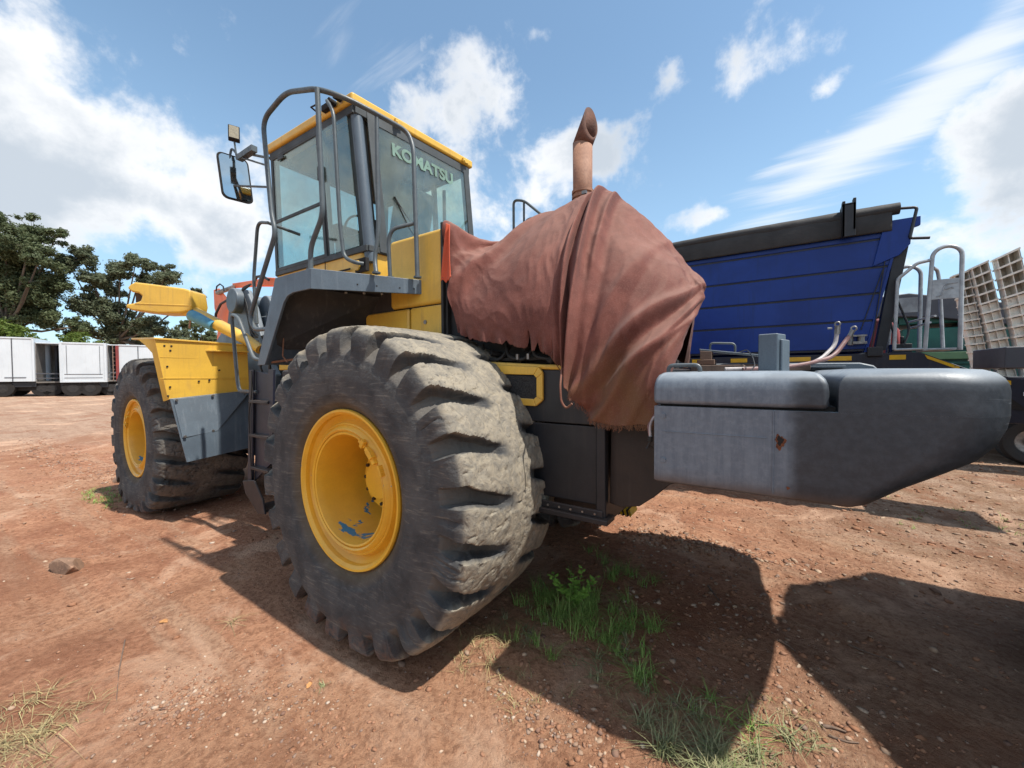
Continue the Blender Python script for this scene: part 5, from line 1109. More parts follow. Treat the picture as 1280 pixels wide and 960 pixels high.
# chassis with its yellow strips; the front end cranks down to the gooseneck
b = MB(); b.prism([(-2.7, 1.60), (-2.7, 1.915), (3.30, 1.915), (3.62, 1.915), (4.05, 1.69), (4.6, 1.55), (4.6, 1.14), (4.15, 1.14), (3.7, 1.35), (3.3, 1.45)], 'Y', TY0-.02, TY0+.10)
b.prism([(-2.7, 1.60), (-2.7, 1.90), (3.62, 1.90), (4.6, 1.54), (4.6, 1.20), (3.3, 1.45)], 'Y', TY1-.10, TY1+.02)
b.box((-2.7, TY0+.10, 1.62), (3.6, TY1-.10, 1.70)); ch = b.build('chassis', 'navy', TP, bevel=.006)
for x0, x1 in ((-2.3, -1.9), (-1.5, -1.1), (-.7, -.3), (.15, .55), (1.22, 1.44), (1.72, 1.92), (2.30, 2.62), (2.78, 3.02), (3.36, 3.50)):
    b = MB(); b.box((x0, TY0-.024, 1.835), (x1, TY0-.019, 1.89)); b.build('reflective_strip', 'ystripe', ch)
b = MB(); b.prism([(3.655, 1.885), (3.675, 1.84), (3.935, 1.705), (3.925, 1.745)], 'Y', TY0-.025, TY0-.018); b.build('reflective_strip', 'ystripe', ch)
b = MB(); b.prism([(4.20, 1.62), (4.20, 1.57), (4.30, 1.545), (4.30, 1.59)], 'Y', TY0-.025, TY0-.018); b.build('reflective_strip', 'ystripe', ch)
b = MB(); b.prism([(4.22, 1.30), (4.27, 1.44), (4.40, 1.31), (4.40, 1.28)], 'Y', TY0-.024, TY0-.016); b.build('gusset_hole', 'matt_black', ch)
b = MB(); b.box((4.385, TY0-.03, 1.435), (4.50, TY0-.018, 1.475)); b.build('white_label', 'white', ch)
b = MB(); b.box((3.16, TY0-.06, 1.88), (3.30, TY0+.1, 1.99)); b.box((3.42, TY0+.2, 1.91), (3.60, TY0+.5, 2.03)); b.cyl((3.45, TY0+.25, 2.03), (3.45, TY0+.25, 2.15), .02, 8); b.cyl((3.52, TY0+.25, 2.03), (3.52, TY0+.25, 2.12), .02, 8); b.build('valve_block', 'grey_dark', ch, bevel=.008)
b = MB(); b.tube(rnd([(3.46, TY0+.2, 2.05), (3.40, TY0+.2, 2.3), (3.36, TY0+.15, 2.8)], .1), .012, 6); b.tube(rnd([(3.52, TY0+.2, 2.0), (3.6, TY0+.3, 2.2), (3.44, TY0+.3, 2.7)], .1), .012, 6); b.build('air_line', 'cable', ch)
b = MB(); b.prism([(3.38, 1.92), (3.38, 2.35), (3.46, 2.48), (3.62, 2.48), (3.74, 2.3), (3.78, 1.92)], 'Y', TY1-.9, TY1-.2); b.build('red_tank', 'red', TP, bevel=.05, seg=3)
# road wheels of the tipper
tw_ = None
def road_wheel(parent, loc, r=.5, w=.28, side=-1):
    b = MB(); b.lathe([(0, r*.56), (-.02, r*.62), (-.02, r*.9), (.01, r*.985), (.04, r), (w-.04, r), (w-.01, r*.985), (w, r*.9), (w, r*.6)], n=40, closed=False)
    o = b.build('wheel', 'black_rubber', smooth=40); o.location = loc
    if side > 0: o.rotation_euler = (0, 0, math.pi)
    attach(o, parent)
    b = MB(); b.lathe([(0, r*.57), (.02, r*.53), (.06, r*.50), (.08, r*.2), (.02, r*.19), (.01, 0)], n=32); q = b.build('rim', 'steel', smooth=40); q.parent = o; q.matrix_parent_inverse = Matrix()
    return o
for x in (-2.0, -.7, .6):
    road_wheel(TP, (x, TY0+.02, .52)); road_wheel(TP, (x, TY1-.02, .52), side=1)
    b = MB(); b.cyl((x, TY0+.2, .52), (x, TY1-.2, .52), .07, 12); b.box((x-.1, TY0+.4, .55), (x+.1, TY0+.5, 1.6)); b.box((x-.1, TY1-.5, .55), (x+.1, TY1-.4, 1.6)); b.build('axle', 'grey_dark', TP)
# access ladder cage of galvanised tube
LG = []
def cage(y, x0, x1, zt, zb_, name='ladder_hoop', panel=True):
    w = (x1-x0)/2; b = MB()
    path = [(x0-.045, y, zb_), (x0, y, zt-w)]+[(x0+w-w*math.cos(a), y, zt-w+w*math.sin(a)) for a in np.linspace(0, math.pi, 14)]+[(x1+.0, y, zt-w), (x1+.0, y, zb_)]
    b.tube(path, .020, 10); o = b.build(name, 'galv', TP, smooth=60); return o
cage(3.38, 3.70, 3.93, 3.08, 1.93)
b = MB(); b.box((3.675, 3.372, 2.50), (3.935, 3.382, 2.72)); pn = b.build('hoop_plate', 'galv', TP, bevel=.003)
b = MB(); b.tube(rnd([(3.735, 3.368, 2.53), (3.775, 3.368, 2.54), (3.80, 3.368, 2.66), (3.90, 3.368, 2.67)], .03), .006, 6); b.tube([(3.79, 3.368, 2.60), (3.85, 3.368, 2.62), (3.87, 3.368, 2.61)], .005, 6); b.build('embossed_mark', 'galv', pn)
b = MB(); b.box((3.66, 3.36, 1.93), (3.90, 3.75, 1.955)); b.box((3.68, 3.352, 1.935), (3.84, 3.358, 1.95)); b.build('ladder_platform', 'galv', TP, bevel=.003)
cage(3.78, 3.46, 3.70, 2.98, 1.93)
b = MB(); b.box((3.46, 3.775, 2.42), (3.69, 3.785, 2.60)); b.build('hoop_plate', 'galv', TP)
b = MB(); b.tube(rnd([(3.40, 3.38, 1.95), (3.42, 3.38, 2.77), (3.58, 3.38, 2.93), (3.70, 3.38, 2.95)], .03), .018, 10); b.tube([(3.40, 3.38, 1.95), (3.66, 3.38, 1.95)], .014, 8); b.tube(rnd([(3.42, 3.38, 2.77), (3.48, 3.78, 2.80)], .03), .014, 8)
b.tube(rnd([(3.90, 3.78, 1.95), (3.86, 3.78, 2.75), (3.84, 3.78, 2.90), (3.76, 3.6, 2.90)], .06), .018, 10); b.tube([(3.60, 3.78, 2.30), (3.74, 3.40, 2.32)], .012, 8); b.tube([(3.60, 3.78, 2.22), (3.70, 3.40, 2.25)], .012, 8); b.build('ladder_guard_rail', 'galv', TP, smooth=60)

# ================================================================== LOW-BED TRAILER with folded ramps
LB = thing('lowbed_trailer', 'dark low loader trailer with tall white folded ramps at the right edge', 'trailer', (6.0, 8.5, 0))
b = MB(); b.box((4.9, 7.9, .95), (14, 8.05, 1.25)); b.box((4.9, 10.3, .95), (14, 10.45, 1.25)); b.box((4.9, 7.9, 1.25), (14, 10.45, 1.32)); b.build('bed_frame', 'navy', LB, bevel=.01)
for x in (6.1, 7.3, 8.5, 12.9): road_wheel(LB, (x, 7.95, .42), .42); road_wheel(LB, (x, 10.4, .42), .42, side=1)
def quad_ramp(q, nrow, lab=None, ncol=2, side=.30, depth=.16):
    """folded ramp seen face on: q = top-left, top-right, bottom-right, bottom-left"""
    tl, tr, br, bl = [Vector(v) for v in q]
    def P(u, v, d=0): return tl.lerp(tr, u).lerp(bl.lerp(br, u), v)+Vector((0, d, 0))
    root = MB()
    root.hexa([P(0, 0, depth), P(1, 0, depth), P(1, 1, depth), P(0, 1, depth)], [P(0, 0, depth+.02), P(1, 0, depth+.02), P(1, 1, depth+.02), P(0, 1, depth+.02)])
    o = root.build('ramp', 'ramp_back', LB)
    for j in range(nrow+1):
        v = j/nrow; b = MB(); t = .010
        b.hexa([P(-.10, v-t, -.03), P(1.02, v-t, -.03), P(1.02, v+t*.4, -.03), P(-.10, v+t*.4, -.03)], [P(-.10, v-t, depth), P(1.02, v-t, depth), P(1.02, v+t*.4, depth), P(-.10, v+t*.4, depth)]); b.build('crossbar', 'offwhite', o)
    b = MB()
    for u in [0.02]+[i/ncol for i in range(1, ncol)]+[.97]:
        b.hexa([P(u-.022, 0, 0), P(u+.022, 0, 0), P(u+.022, 1, 0), P(u-.022, 1, 0)], [P(u-.022, 0, depth), P(u+.022, 0, depth), P(u+.022, 1, depth), P(u-.022, 1, depth)])
    b.build('stringer', 'offwhite', o)
    for j in range(4, nrow):
        b = MB(); v0, v1 = (j+.14)/nrow, (j+.93)/nrow
        b.hexa([P(.05, v0, .05), P(.95, v0, .05), P(.95, v1, .05), P(.05, v1, .05)], [P(.05, v0, .06), P(.95, v0, .06), P(.95, v1, .06), P(.05, v1, .06)]); b.build('infill_plate', 'offwhite', o)
    b = MB(); b.hexa([P(1.02, 0, 0), P(1.02, 0, depth), P(1.02, 1, depth), P(1.02, 1, 0)], [P(1.02+side, .035, .45), P(1.02+side, .035, .47), P(1.02+side, 1, .47), P(1.02+side, 1, .45)]); b.build('side_plate', 'white', o)
def on(px, py, y): 
    d = cF+cRr*((px-640)/FPX)+cUr*((480-py)/FPX); return CAM+d*((y-CAM.y)/d.y)
for q, y, nr in ((((1193, 345), (1211, 339), (1240, 470), (1221, 470)), 7.3, 13), (((1215, 336), (1235, 327), (1275, 484), (1252, 484)), 7.2, 13), (((1246, 324), (1274, 311), (1316, 484), (1284, 484)), 7.1, 13), (((1290, 305), (1322, 292), (1370, 484), (1332, 484)), 7.0, 13)):
    quad_ramp([on(a, c, y) for a, c in q], nr)
b = MB(); b.box((4.85, 6.9, 1.30), (9, 7.7, 1.6)); b.build('ramp_hinge_beam', 'navy', LB, bevel=.01)
# grey steel box at the very edge, on the tipper drawbar
b = MB(); b.box((4.23, 3.30, 1.72), (5.2, 4.1, 1.945)); b.build('tool_box', 'slate', TP, bevel=.012)

# ================================================================== teal machine and grey canopy behind
GM = thing('teal_machine', 'teal and slate grey screening machine standing behind the ladder cage', 'machine', (6, 11.5, 0))
b = MB(); b.box((4.9, 10.6, .5), (9.0, 12.6, 2.75)); b.build('hopper', 'green', GM, bevel=.04)
b = MB(); b.prism([(3.2, 3.2), (3.2, 3.5), (5.0, 3.62), (9.0, 2.62), (9.0, 2.2), (5.4, 3.0)], 'Y', 10.5, 12.7); b.build('conveyor_cover', 'slate', GM, bevel=.03)
b = MB(); b.box((3.4, 10.7, 2.86), (6.0, 12.4, 3.20)); b.build('upper_frame', 'green', GM, bevel=.03)
b = MB(); b.box((4.9, 10.45, 1.98), (9.0, 10.58, 2.16)); b.build('pale_rail', 'lgreen', GM, bevel=.02)
for x in (3.6, 4.7, 5.2, 7.5): b = MB(); b.box((x, 10.7, 0), (x+.16, 10.86, 3.0)); b.build('leg', 'green', GM)
for i in range(5): b = MB(); b.box((5.05, 10.52, .8+i*.36), (8.9, 10.57, .84+i*.36)); b.build('rib', 'green', GM)
b = MB(); b.box((3.9, 10.9, 1.95), (5.0, 11.5, 2.35)); b.build('engine_box', 'grey_dark', GM, bevel=.03)

# ================================================================== orange excavator far behind
EX = thing('orange_excavator', 'orange excavator boom raised behind the loader cab', 'excavator', (-22, 6.5, 0))
def Pq(px, py, y=6.5): return on(px, py, y)
def plate(pts, y, t, name, m='orange', bev=.03):
    f = [on(a, c, y) for a, c in pts]; b = MB(); b.hexa(f, [v+Vector((-.25, t*.3, 0)) for v in f]); return b.build(name, m, EX, bevel=bev)
plate([(267, 362), (274, 360), (279, 366), (288, 378), (291, 392), (288, 405), (283, 425), (271, 425), (273, 402), (268, 385)], 4.5, .45, 'stick')
plate([(290, 354), (322, 349), (330, 346), (345, 347), (352, 350), (352, 357), (322, 357), (292, 359)], 4.5, .45, 'boom')
b = MB(); b.tube([on(272, 366, 4.45), on(292, 359, 4.45)], .09, 10); b.build('stick_cylinder', 'steel', EX)
for pts_, r_ in ((((270, 364), (271, 358), (275, 355), (279, 358), (280, 364)), .03), (((318, 352), (321, 346), (328, 345), (336, 350)), .05), (((286, 374), (276, 380), (270, 392), (268, 408)), .05)):
    b = MB(); b.tube([on(x, y, 4.3) for x, y in pts_], r_, 6); b.build('hose', 'cable', EX)
b = MB(); c_ = on(360, 420, 4.8); b.box((c_.x-3, 4.0, 1.2), (c_.x+1.5, 7, 2.2)); b.build('upper_body', 'orange', EX, bevel=.1)
b = MB(); b.prism([(c_.x-4, .1), (c_.x-4.5, .6), (c_.x-4, 1.1), (c_.x+1.6, 1.1), (c_.x+2.1, .6), (c_.x+1.6, .1)], 'Y', 4.0, 4.6); b.build('track', 'dark', EX, bevel=.05)
b = MB(); b.prism([(c_.x-4, .1), (c_.x-4.5, .6), (c_.x-4, 1.1), (c_.x+1.6, 1.1), (c_.x+2.1, .6), (c_.x+1.6, .1)], 'Y', 6.4, 7.0); b.build('track', 'dark', EX, bevel=.05)

# ================================================================== box trailers across the yard
def box_trailer(px0, px1, t0, t1, label, kind, ztop_px, zbot_px, frame=True):
    """white box body between two bearings; the nearer long side faces the loader"""
    A = far_point(px0, 480, t0); B = far_point(px1, 480, t1)
    zt = far_point(px0, ztop_px, t0).z; zb_ = far_point(px0, zbot_px, t0).z
    A.z = B.z = 0; d = (B-A).normalized(); n = Vector((-d.y, d.x, 0))
    if n.dot(A-Vector((CAM.x, CAM.y, 0))) < 0: n = -n
    g = gz1((A.x+B.x)/2, (A.y+B.y)/2); L = (B-A).length
    root = thing('box_trailer', label, 'trailer', (A.x, A.y, g))
    def P(s, w, z): return A+d*s+n*w+Vector((0, 0, z))
    def blk(s0, s1, w0, w1, z0, z1, name, m, parent=root, bev=.01):
        b = MB(); b.hexa([P(s0, w0, z0), P(s1, w0, z0), P(s1, w1, z0), P(s0, w1, z0)], [P(s0, w0, z1), P(s1, w0, z1), P(s1, w1, z1), P(s0, w1, z1)]); return b.build(name, m, parent, bevel=bev)
    W = 2.5
    if kind == 'closed':
        body = blk(0, L, .02, W, zb_, zt, 'box_body', 'white')
        n_ = max(2, int(L/.85)); 
        if frame:
            blk(0, L, -.01, .02, zt-.10, zt, 'top_frame', 'white', body); blk(0, L, -.01, .02, zb_, zb_+.10, 'bottom_frame', 'white', body)
            blk(0, .12, -.012, .02, zb_+.1, zt-.1, 'edge_frame', 'white', body); blk(L-.12, L, -.012, .02, zb_+.1, zt-.1, 'edge_frame', 'white', body)
            blk(.2, L-.2, .004, .018, zb_+.50, zb_+.53, 'seam', 'slate', body, 0); blk(.2, L-.2, .004, .018, zb_+.28, zb_+.30, 'seam', 'slate', body, 0)
            blk(.30, .32, .004, .018, zb_+.5, zt-.2, 'seam', 'slate', body, 0); blk(L-.32, L-.30, .004, .018, zb_+.5, zt-.2, 'seam', 'slate', body, 0)
        else:
            for i in range(1, n_): blk(L*i/n_-.02, L*i/n_+.02, -.005, .02, zb_, zt, 'door_seam', 'slate', body, 0)
            blk(0, L, -.02, .02, zt-.06, zt+.02, 'top_frame', 'white', body); blk(L-.10, L, -.02, .02, zb_, zt, 'edge_frame', 'white', body)
            blk(L*.1, L*.55, -.01, .02, zb_+.22, zb_+.25, 'seam', 'slate', body, 0); blk(L*.66, L*.9, -.01, .02, zb_+.24, zb_+.27, 'seam', 'slate', body, 0)
    else:
        body = blk(0, L, W-.06, W, zb_, zt, 'back_wall', 'interior'); blk(0, L, 0, W, zt-.06, zt, 'roof_sheet', 'white', body); blk(0, L, 0, W, zb_-.05, zb_+.05, 'floor', 'interior', body)
        blk(0, .08, 0, W, zb_, zt, 'end_wall', 'interior', body); blk(L*.30, L*.30+.1, W-.4, W-.1, zb_, zt-.1, 'post', 'slate', body); blk(L*.62, L*.62+.08, W-.4, W-.1, zb_, zt-.1, 'post', 'slate', body)
        blk(0, L, -.01, .03, zb_+.50, zb_+.58, 'side_rail', 'slate', body); blk(0, L, -.01, .03, zb_+.22, zb_+.28, 'side_rail', 'slate', body)
        if kind == 'red': blk(L*.72, L*.98, -.02, .1, zb_, zt-.05, 'red_door', 'red', body); blk(L*.46, L*.54, -.02, .1, zb_, zt-.05, 'post', 'wood', body)
        if kind == 'red':
            for j in range(8): blk(L*.5, L*.72, .2, .3, zb_+.15+j*.28, zb_+.22+j*.28, 'slat', 'wood', body)
    blk(0, L, .15, .35, zb_-.35, zb_-.05, 'chassis_beam', 'grey_dark'); blk(0, L, W-.35, W-.15, zb_-.35, zb_-.05, 'chassis_beam', 'grey_dark')
    for s in (.25, .62):
        c0 = P(L*s, .1, g+.5); c1 = P(L*s, .45, g+.5)
        b = MB(); b.cyl(c0, c1, .5, 24); wq = b.build('wheel', 'matt_black', root, bevel=.03); b = MB(); b.cyl(c0-n*.01, c0+n*.02, .25, 16); b.build('rim', 'dark', wq)
        b = MB(); b.cyl(P(L*s, W-.45, g+.5), P(L*s, W-.1, g+.5), .5, 24); b.build('wheel', 'black_rubber', root, bevel=.03)
    blk(L*.05, L*.1, .3, .5, g, zb_-.3, 'landing_leg', 'grey_dark'); blk(L*.02, L*.98, .5, W-.5, g+.35, zb_-.1, 'running_gear', 'dark')
    return root
box_trailer(-75, 44, 22.5, 24.5, 'white box trailer with dark door seams at the left edge of the yard', 'closed', 419, 478, False)
box_trailer(44, 75, 24.6, 25.2, 'open sided trailer with grey interior between two white box trailers', 'open', 428, 478)
box_trailer(75, 134, 24.6, 25.8, 'white box trailer with pale blue framed panel in the middle of the row', 'closed', 427.5, 478.2)
box_trailer(134, 150, 26.0, 26.4, 'open trailer with slats and a narrow red door edge', 'red', 430.5, 476)
box_trailer(149, 262, 26.4, 29.5, 'white box trailer partly hidden by the front tyre', 'closed', 431, 476, False)
b = MB(); 
def wallrow():
    A = far_point(-140, 480, 29); B = far_point(330, 480, 34); A.z = B.z = 0; n = Vector((0, .3, 0))
    b.hexa([A, B, B+n, A+n], [A+Vector((0, 0, 1.9)), B+Vector((0, 0, 1.9)), B+n+Vector((0, 0, 1.9)), A+n+Vector((0, 0, 1.9))])
    o = b.build('boundary_wall', 'under'); tag(o, 'low dark boundary wall behind the row of box trailers', 'wall')
wallrow()
# far street lamp over the tarp
b = MB(); c_ = on(640, 330, 60); b.tube([(c_.x, 60, 0), (c_.x, 60, 23), (c_.x-.6, 60, 24.5), (c_.x-3.5, 60, 24.9)], .12, 6)
o = b.build('street_lamp', 'galv'); tag(o, 'thin grey street lamp seen far beyond the red canvas', 'street lamp')

# ================================================================== added stacks outside the view, shaped to cast shade across the soil
def shade_stack(foot, h, label):
    cx = sum(p[0] for p in foot)/len(foot); cy = sum(p[1] for p in foot)/len(foot); root = thing('shade_stack', label, 'shade caster', (cx, cy, 0))
    rings_ = []; rs = random.Random(int(h*100))
    P = []
    for i, p in enumerate(foot):
        q = foot[(i+1) % len(foot)]
        for t in (0, .33, .66): P.append((p[0]+(q[0]-p[0])*t+rs.uniform(-.03, .03), p[1]+(q[1]-p[1])*t+rs.uniform(-.03, .03)))
    b = MB(); lv = []
    for z, sc_ in ((0, 1.0), (.5, .985), (1.1, .99), (1.8, .99), (h-.05, .985), (h, .96), (h+.05, .6)):
        lv.append([(cx+(x-cx)*sc_+rs.uniform(-.015, .015), cy+(y-cy)*sc_+rs.uniform(-.015, .015), z+rs.uniform(-.02, .02)*(z > 0)) for x, y in P])
    loft(b, lv); b.build('sheet', 'stack_sheet', root, smooth=50)
    for z in (.6, 1.4):
        b = MB(); b.tube([(cx+(x-cx)*1.01, cy+(y-cy)*1.01, z) for x, y in P], .012, 6, close=True); b.build('rope', 'stick', root)
M['stick'] = mat('dry_stick', (.20, .13, .09), (.12, .08, .06), 30, .8, bump=.2)
K_ = 2.35; ox, oy = .545*K_-.03, .045*K_
shade_stack([(x+ox, y+oy) for x, y in ((2.74, .50), (2.24, .34), (2.18, .06), (2.50, -.40), (2.88, -1.1), (3.2, -2.0), (5.8, -2.0), (5.8, .0), (2.85, .50))], K_, 'added unseen stack shaped to shade the soil, right of the viewer')
shade_stack([(x+ox, y+oy) for x, y in ((2.30, .78), (2.56, .97), (2.95, 1.45), (3.7, 1.38), (5.5, 1.25), (5.5, .66), (2.90, .54), (2.75, .42), (2.24, .22))], K_+.01, 'second added unseen stack shaping the soil shade, right of the counterweight')

# ================================================================== TREES
def leaf_mat(name, c1, c2, c3):
    ma = bpy.data.materials.new(name); ma.use_nodes = True; k = NT(ma.node_tree); bs = k.n['Principled BSDF']
    g = k.add('ShaderNodeNewGeometry'); tc = k.add('ShaderNodeTexCoord').outputs['Object']
    rnd_ = g.outputs['Random Per Island']; n = k.noise(tc, .45, 4, .6)
    c = k.mix(rnd_, c1, c2); c = k.mix(k.ramp(n, .45, .65), c, c3)
    k.l.new(c, bs.inputs['Base Color']); bs.inputs['Roughness'].default_value = .6; bs.inputs['Specular IOR Level'].default_value = .25
    tr = k.add('ShaderNodeBsdfTranslucent'); k.l.new(c, tr.inputs[0]); mx = k.add('ShaderNodeMixShader'); mx.inputs[0].default_value = .38
    k.l.new(bs.outputs[0], mx.inputs[1]); k.l.new(tr.outputs[0], mx.inputs[2]); k.l.new(mx.outputs[0], k.n['Material Output'].inputs[0])
    return ma
M['leaf_euc'] = leaf_mat('grey_green_gum_leaves', (.10, .125, .07), (.175, .195, .12), (.125, .145, .085))
M['leaf_dark'] = leaf_mat('dark_green_leaves', (.080, .108, .050), (.155, .180, .090), (.10, .125, .062))
M['leaf_lime'] = leaf_mat('bright_green_leaves', (.085, .135, .025), (.17, .22, .045), (.12, .165, .035))
M['bark'] = mat('grey_brown_bark', (.16, .13, .10), (.09, .075, .06), 1.2, .9, bump=.4, bsc=8)
def quads_object(name, C, Nn, S, m, asp=1.6):
    n = len(C); a = rng.normal(size=(n, 3)); a -= (a*Nn).sum(1)[:, None]*Nn; a /= np.linalg.norm(a, axis=1)[:, None]; b_ = np.cross(Nn, a)
    s = S[:, None]; P = np.stack([C-a*s*asp*.5, C-b_*s*.32, C+a*s*asp*.5, C+b_*s*.32], 1).reshape(-1, 3)
    me = bpy.data.meshes.new(name); me.vertices.add(4*n); me.vertices.foreach_set('co', P.astype(np.float32).ravel()); me.loops.add(4*n); me.loops.foreach_set('vertex_index', np.arange(4*n, dtype=np.int32))
    me.polygons.add(n); me.polygons.foreach_set('loop_start', np.arange(0, 4*n, 4, dtype=np.int32)); me.polygons.foreach_set('loop_total', np.full(n, 4, dtype=np.int32)); me.update(calc_edges=True); me.materials.append(M[m])
    o = bpy.data.objects.new(name, me); COL.objects.link(o); return o
def tree(name, label, base, clumps, leafm, per, ls, group=None, flat=.85):
    """clumps = [(offset along view-right, offset up, depth offset, radius)] about the base; limbs run to each clump"""
    root = thing(name, label, 'tree', base, group); base = Vector(base)
    rt = Vector((cR.x, cR.y, 0)); dp = Vector((cF.x, cF.y, 0)).normalized()
    tk = MB(); H = max(c[1] for c in clumps); r0 = H*.028
    P0 = base+Vector((0, 0, -.3)); mid = base+Vector((0, 0, H*.34))+rt*random.uniform(-.3, .3)
    tk.tube([P0, base+Vector((0, 0, H*.15)), mid], r0, 10, r2=r0*.7)
    Cs = []; Ns = []; Ss = []
    for (a, u, d, r) in clumps:
        c = base+rt*a+dp*d+Vector((0, 0, u))
        st = base.lerp(mid, 1)+Vector((0, 0, 0)); m_ = st.lerp(c, .5)+Vector((0, 0, -.08*(c-st).length))
        tk.tube([st, m_, c], r0*.42, 6, r2=r0*.10)
        ns = max(10, min(40, int(13*r))); 
        for k_ in range(ns):   # sub-clumps scattered over the clump, so its outline is broken
            v = rng.normal(size=3); v /= np.linalg.norm(v); v[2] = v[2]*flat+.10
            q = np.array(c)+v*r*(.15+.90*rng.random()**.7); rr = r*rng.uniform(.20, .48)
            tk.tube([c, Vector(q)], r0*.07, 4, r2=r0*.02, caps=False)
            n = int(per*rr*rr*9); w = rng.normal(size=(n, 3)); w /= np.linalg.norm(w, axis=1)[:, None]; rad = rng.random(n)**.6*(1+.6*rng.random(n)**5)
            pts = q+w*(rad*rr)[:, None]*np.array([1, 1, .72]); nn = w*.7+rng.normal(size=(n, 3))*.6+np.array([0, 0, .45]); nn /= np.linalg.norm(nn, axis=1)[:, None]
            Cs.append(pts); Ns.append(nn); Ss.append(ls*rng.uniform(.6, 1.35, n))
    tk.build('trunk', 'bark', root, smooth=60)
    o = quads_object('crown', np.concatenate(Cs), np.concatenate(Ns), np.concatenate(Ss), leafm); attach(o, root)
def clumps_from(px, T, base_px, base_py):
    """outline read as (pixel x, pixel y, pixel radius) at distance T"""
    out = []
    for x, y, r in px: out.append(((x-base_px)*T/FPX, (base_py-y)*T/FPX, random.uniform(-2.5, 2.5), r*T/FPX))
    return out
def ground_pt(px, T):
    p = far_point(px, 480, T); return (p.x, p.y, gz1(p.x, p.y))
T = 50
tree('gum_tree', 'tall dark gum tree at the left edge behind the box trailers', ground_pt(10, T), clumps_from([(5, 268, 22), (-20, 290, 28), (35, 272, 18), (30, 300, 24), (62, 282, 14), (60, 305, 18), (80, 320, 11), (50, 330, 20), (10, 330, 28), (-30, 340, 34), (30, 355, 28), (66, 343, 9), (-5, 372, 30), (45, 380, 20), (-60, 310, 34), (72, 392, 13), (15, 400, 24), (-50, 390, 30)], T, 10, 462), 'leaf_dark', 46, .24)
tree('gum_tree', 'airy gum tree with several rounded crowns left of the yellow lamp housing', ground_pt(150, 56), clumps_from([(114, 322, 14), (132, 316, 16), (148, 326, 15), (120, 342, 14), (140, 342, 14), (162, 332, 12), (175, 314, 14), (188, 320, 12), (178, 335, 14), (212, 328, 13), (226, 342, 12), (208, 348, 13), (190, 352, 12), (150, 350, 12), (108, 352, 8), (128, 372, 17), (108, 368, 14), (150, 380, 18), (170, 400, 16), (140, 405, 18), (100, 400, 14), (195, 395, 16), (215, 410, 16), (232, 352, 8), (165, 425, 16), (225, 420, 14)], 56, 150, 462), 'leaf_euc', 40, .26)
tree('spreading_tree', 'low bright green spreading tree behind the middle box trailers', ground_pt(75, 40), clumps_from([(40, 404, 15), (60, 400, 15), (82, 402, 15), (100, 412, 13), (50, 418, 15), (75, 420, 15), (30, 414, 14), (112, 424, 10), (90, 424, 13), (62, 410, 14)], 40, 75, 458), 'leaf_lime', 60, .18)
tree('spreading_tree', 'low bright green tree at the far left behind the first box trailer', ground_pt(-10, 38), clumps_from([(-20, 392, 18), (5, 390, 15), (20, 400, 13), (-5, 408, 18), (22, 415, 15), (-45, 400, 22), (8, 424, 14)], 38, -10, 458), 'leaf_lime', 60, .18)
tree('distant_tree', 'small distant tree seen past the orange excavator', ground_pt(252, 75), clumps_from([(240, 398, 9), (255, 402, 8), (262, 410, 9), (245, 414, 10), (270, 418, 9), (285, 416, 9), (230, 412, 9), (300, 418, 9)], 75, 252, 462), 'leaf_dark', 16, .40)

# ================================================================== STONES, GRAVEL, GRASS
def stone_mesh(r, sx, sy, sz, seed):
    bm = bmesh.new(); bmesh.ops.create_icosphere(bm, subdivisions=3, radius=1); rs = random.Random(seed)
    pl = [(Vector((rs.gauss(0, 1), rs.gauss(0, 1), rs.gauss(0, .7))).normalized(), rs.uniform(.55, .85)) for _ in range(11)]
    for v in bm.verts:
        p = v.co.copy()
        for n, d in pl:
            e = p.dot(n)-d
            if e > 0: p -= n*e
        v.co = Vector((p.x*sx, p.y*sy, p.z*sz))*r
    me = bpy.data.meshes.new('stone'); bm.to_mesh(me); bm.free(); return me
M['rock'] = mat('brown_rock', (.27, .16, .10), (.17, .10, .065), 9, .85, bump=.5, bsc=50, spots=[((.34, .20, .13), 12, .58, .1)])
def rock(x, y, r, sx, sy, sz, rot, label, seed):
    me = stone_mesh(r, sx, sy, sz, seed); me.materials.append(M['rock']); o = bpy.data.objects.new('rock', me); COL.objects.link(o)
    o.location = (x, y, gz1(x, y)+r*sz*.28); o.rotation_euler = (0, 0, R_(rot)); tag(o, label, 'rock')
rock(-2.90, -2.26, .17, 1.0, .62, .55, 20, 'flat brown rock lying alone on the soil at the left', 3)
rock(-6.45, -1.12, .22, 1.1, .6, .42, 30, 'brown rock beside the front tyre', 5)
M['pebble'] = None
def pebble_mat():
    ma = bpy.data.materials.new('mixed_pebbles'); ma.use_nodes = True; k = NT(ma.node_tree); bs = k.n['Principled BSDF']
    g = k.add('ShaderNodeNewGeometry'); r = g.outputs['Random Per Island']
    cr = k.add('ShaderNodeValToRGB'); k.l.new(r, cr.inputs[0]); e = cr.color_ramp.elements
    e[0].position = 0; e[0].color = (.26, .125, .07, 1); e[1].position = 1; e[1].color = (.48, .38, .30, 1)
    for p, c in ((.45, (.34, .18, .11)), (.62, (.19, .11, .08)), (.75, (.38, .26, .18)), (.86, (.22, .15, .12)), (.93, (.44, .31, .21))): q = e.new(p); q.color = (*c, 1)
    k.l.new(cr.outputs[0], bs.inputs['Base Color']); bs.inputs['Roughness'].default_value = .9; bs.inputs['Specular IOR Level'].default_value = .2; return ma
M['pebble'] = pebble_mat()
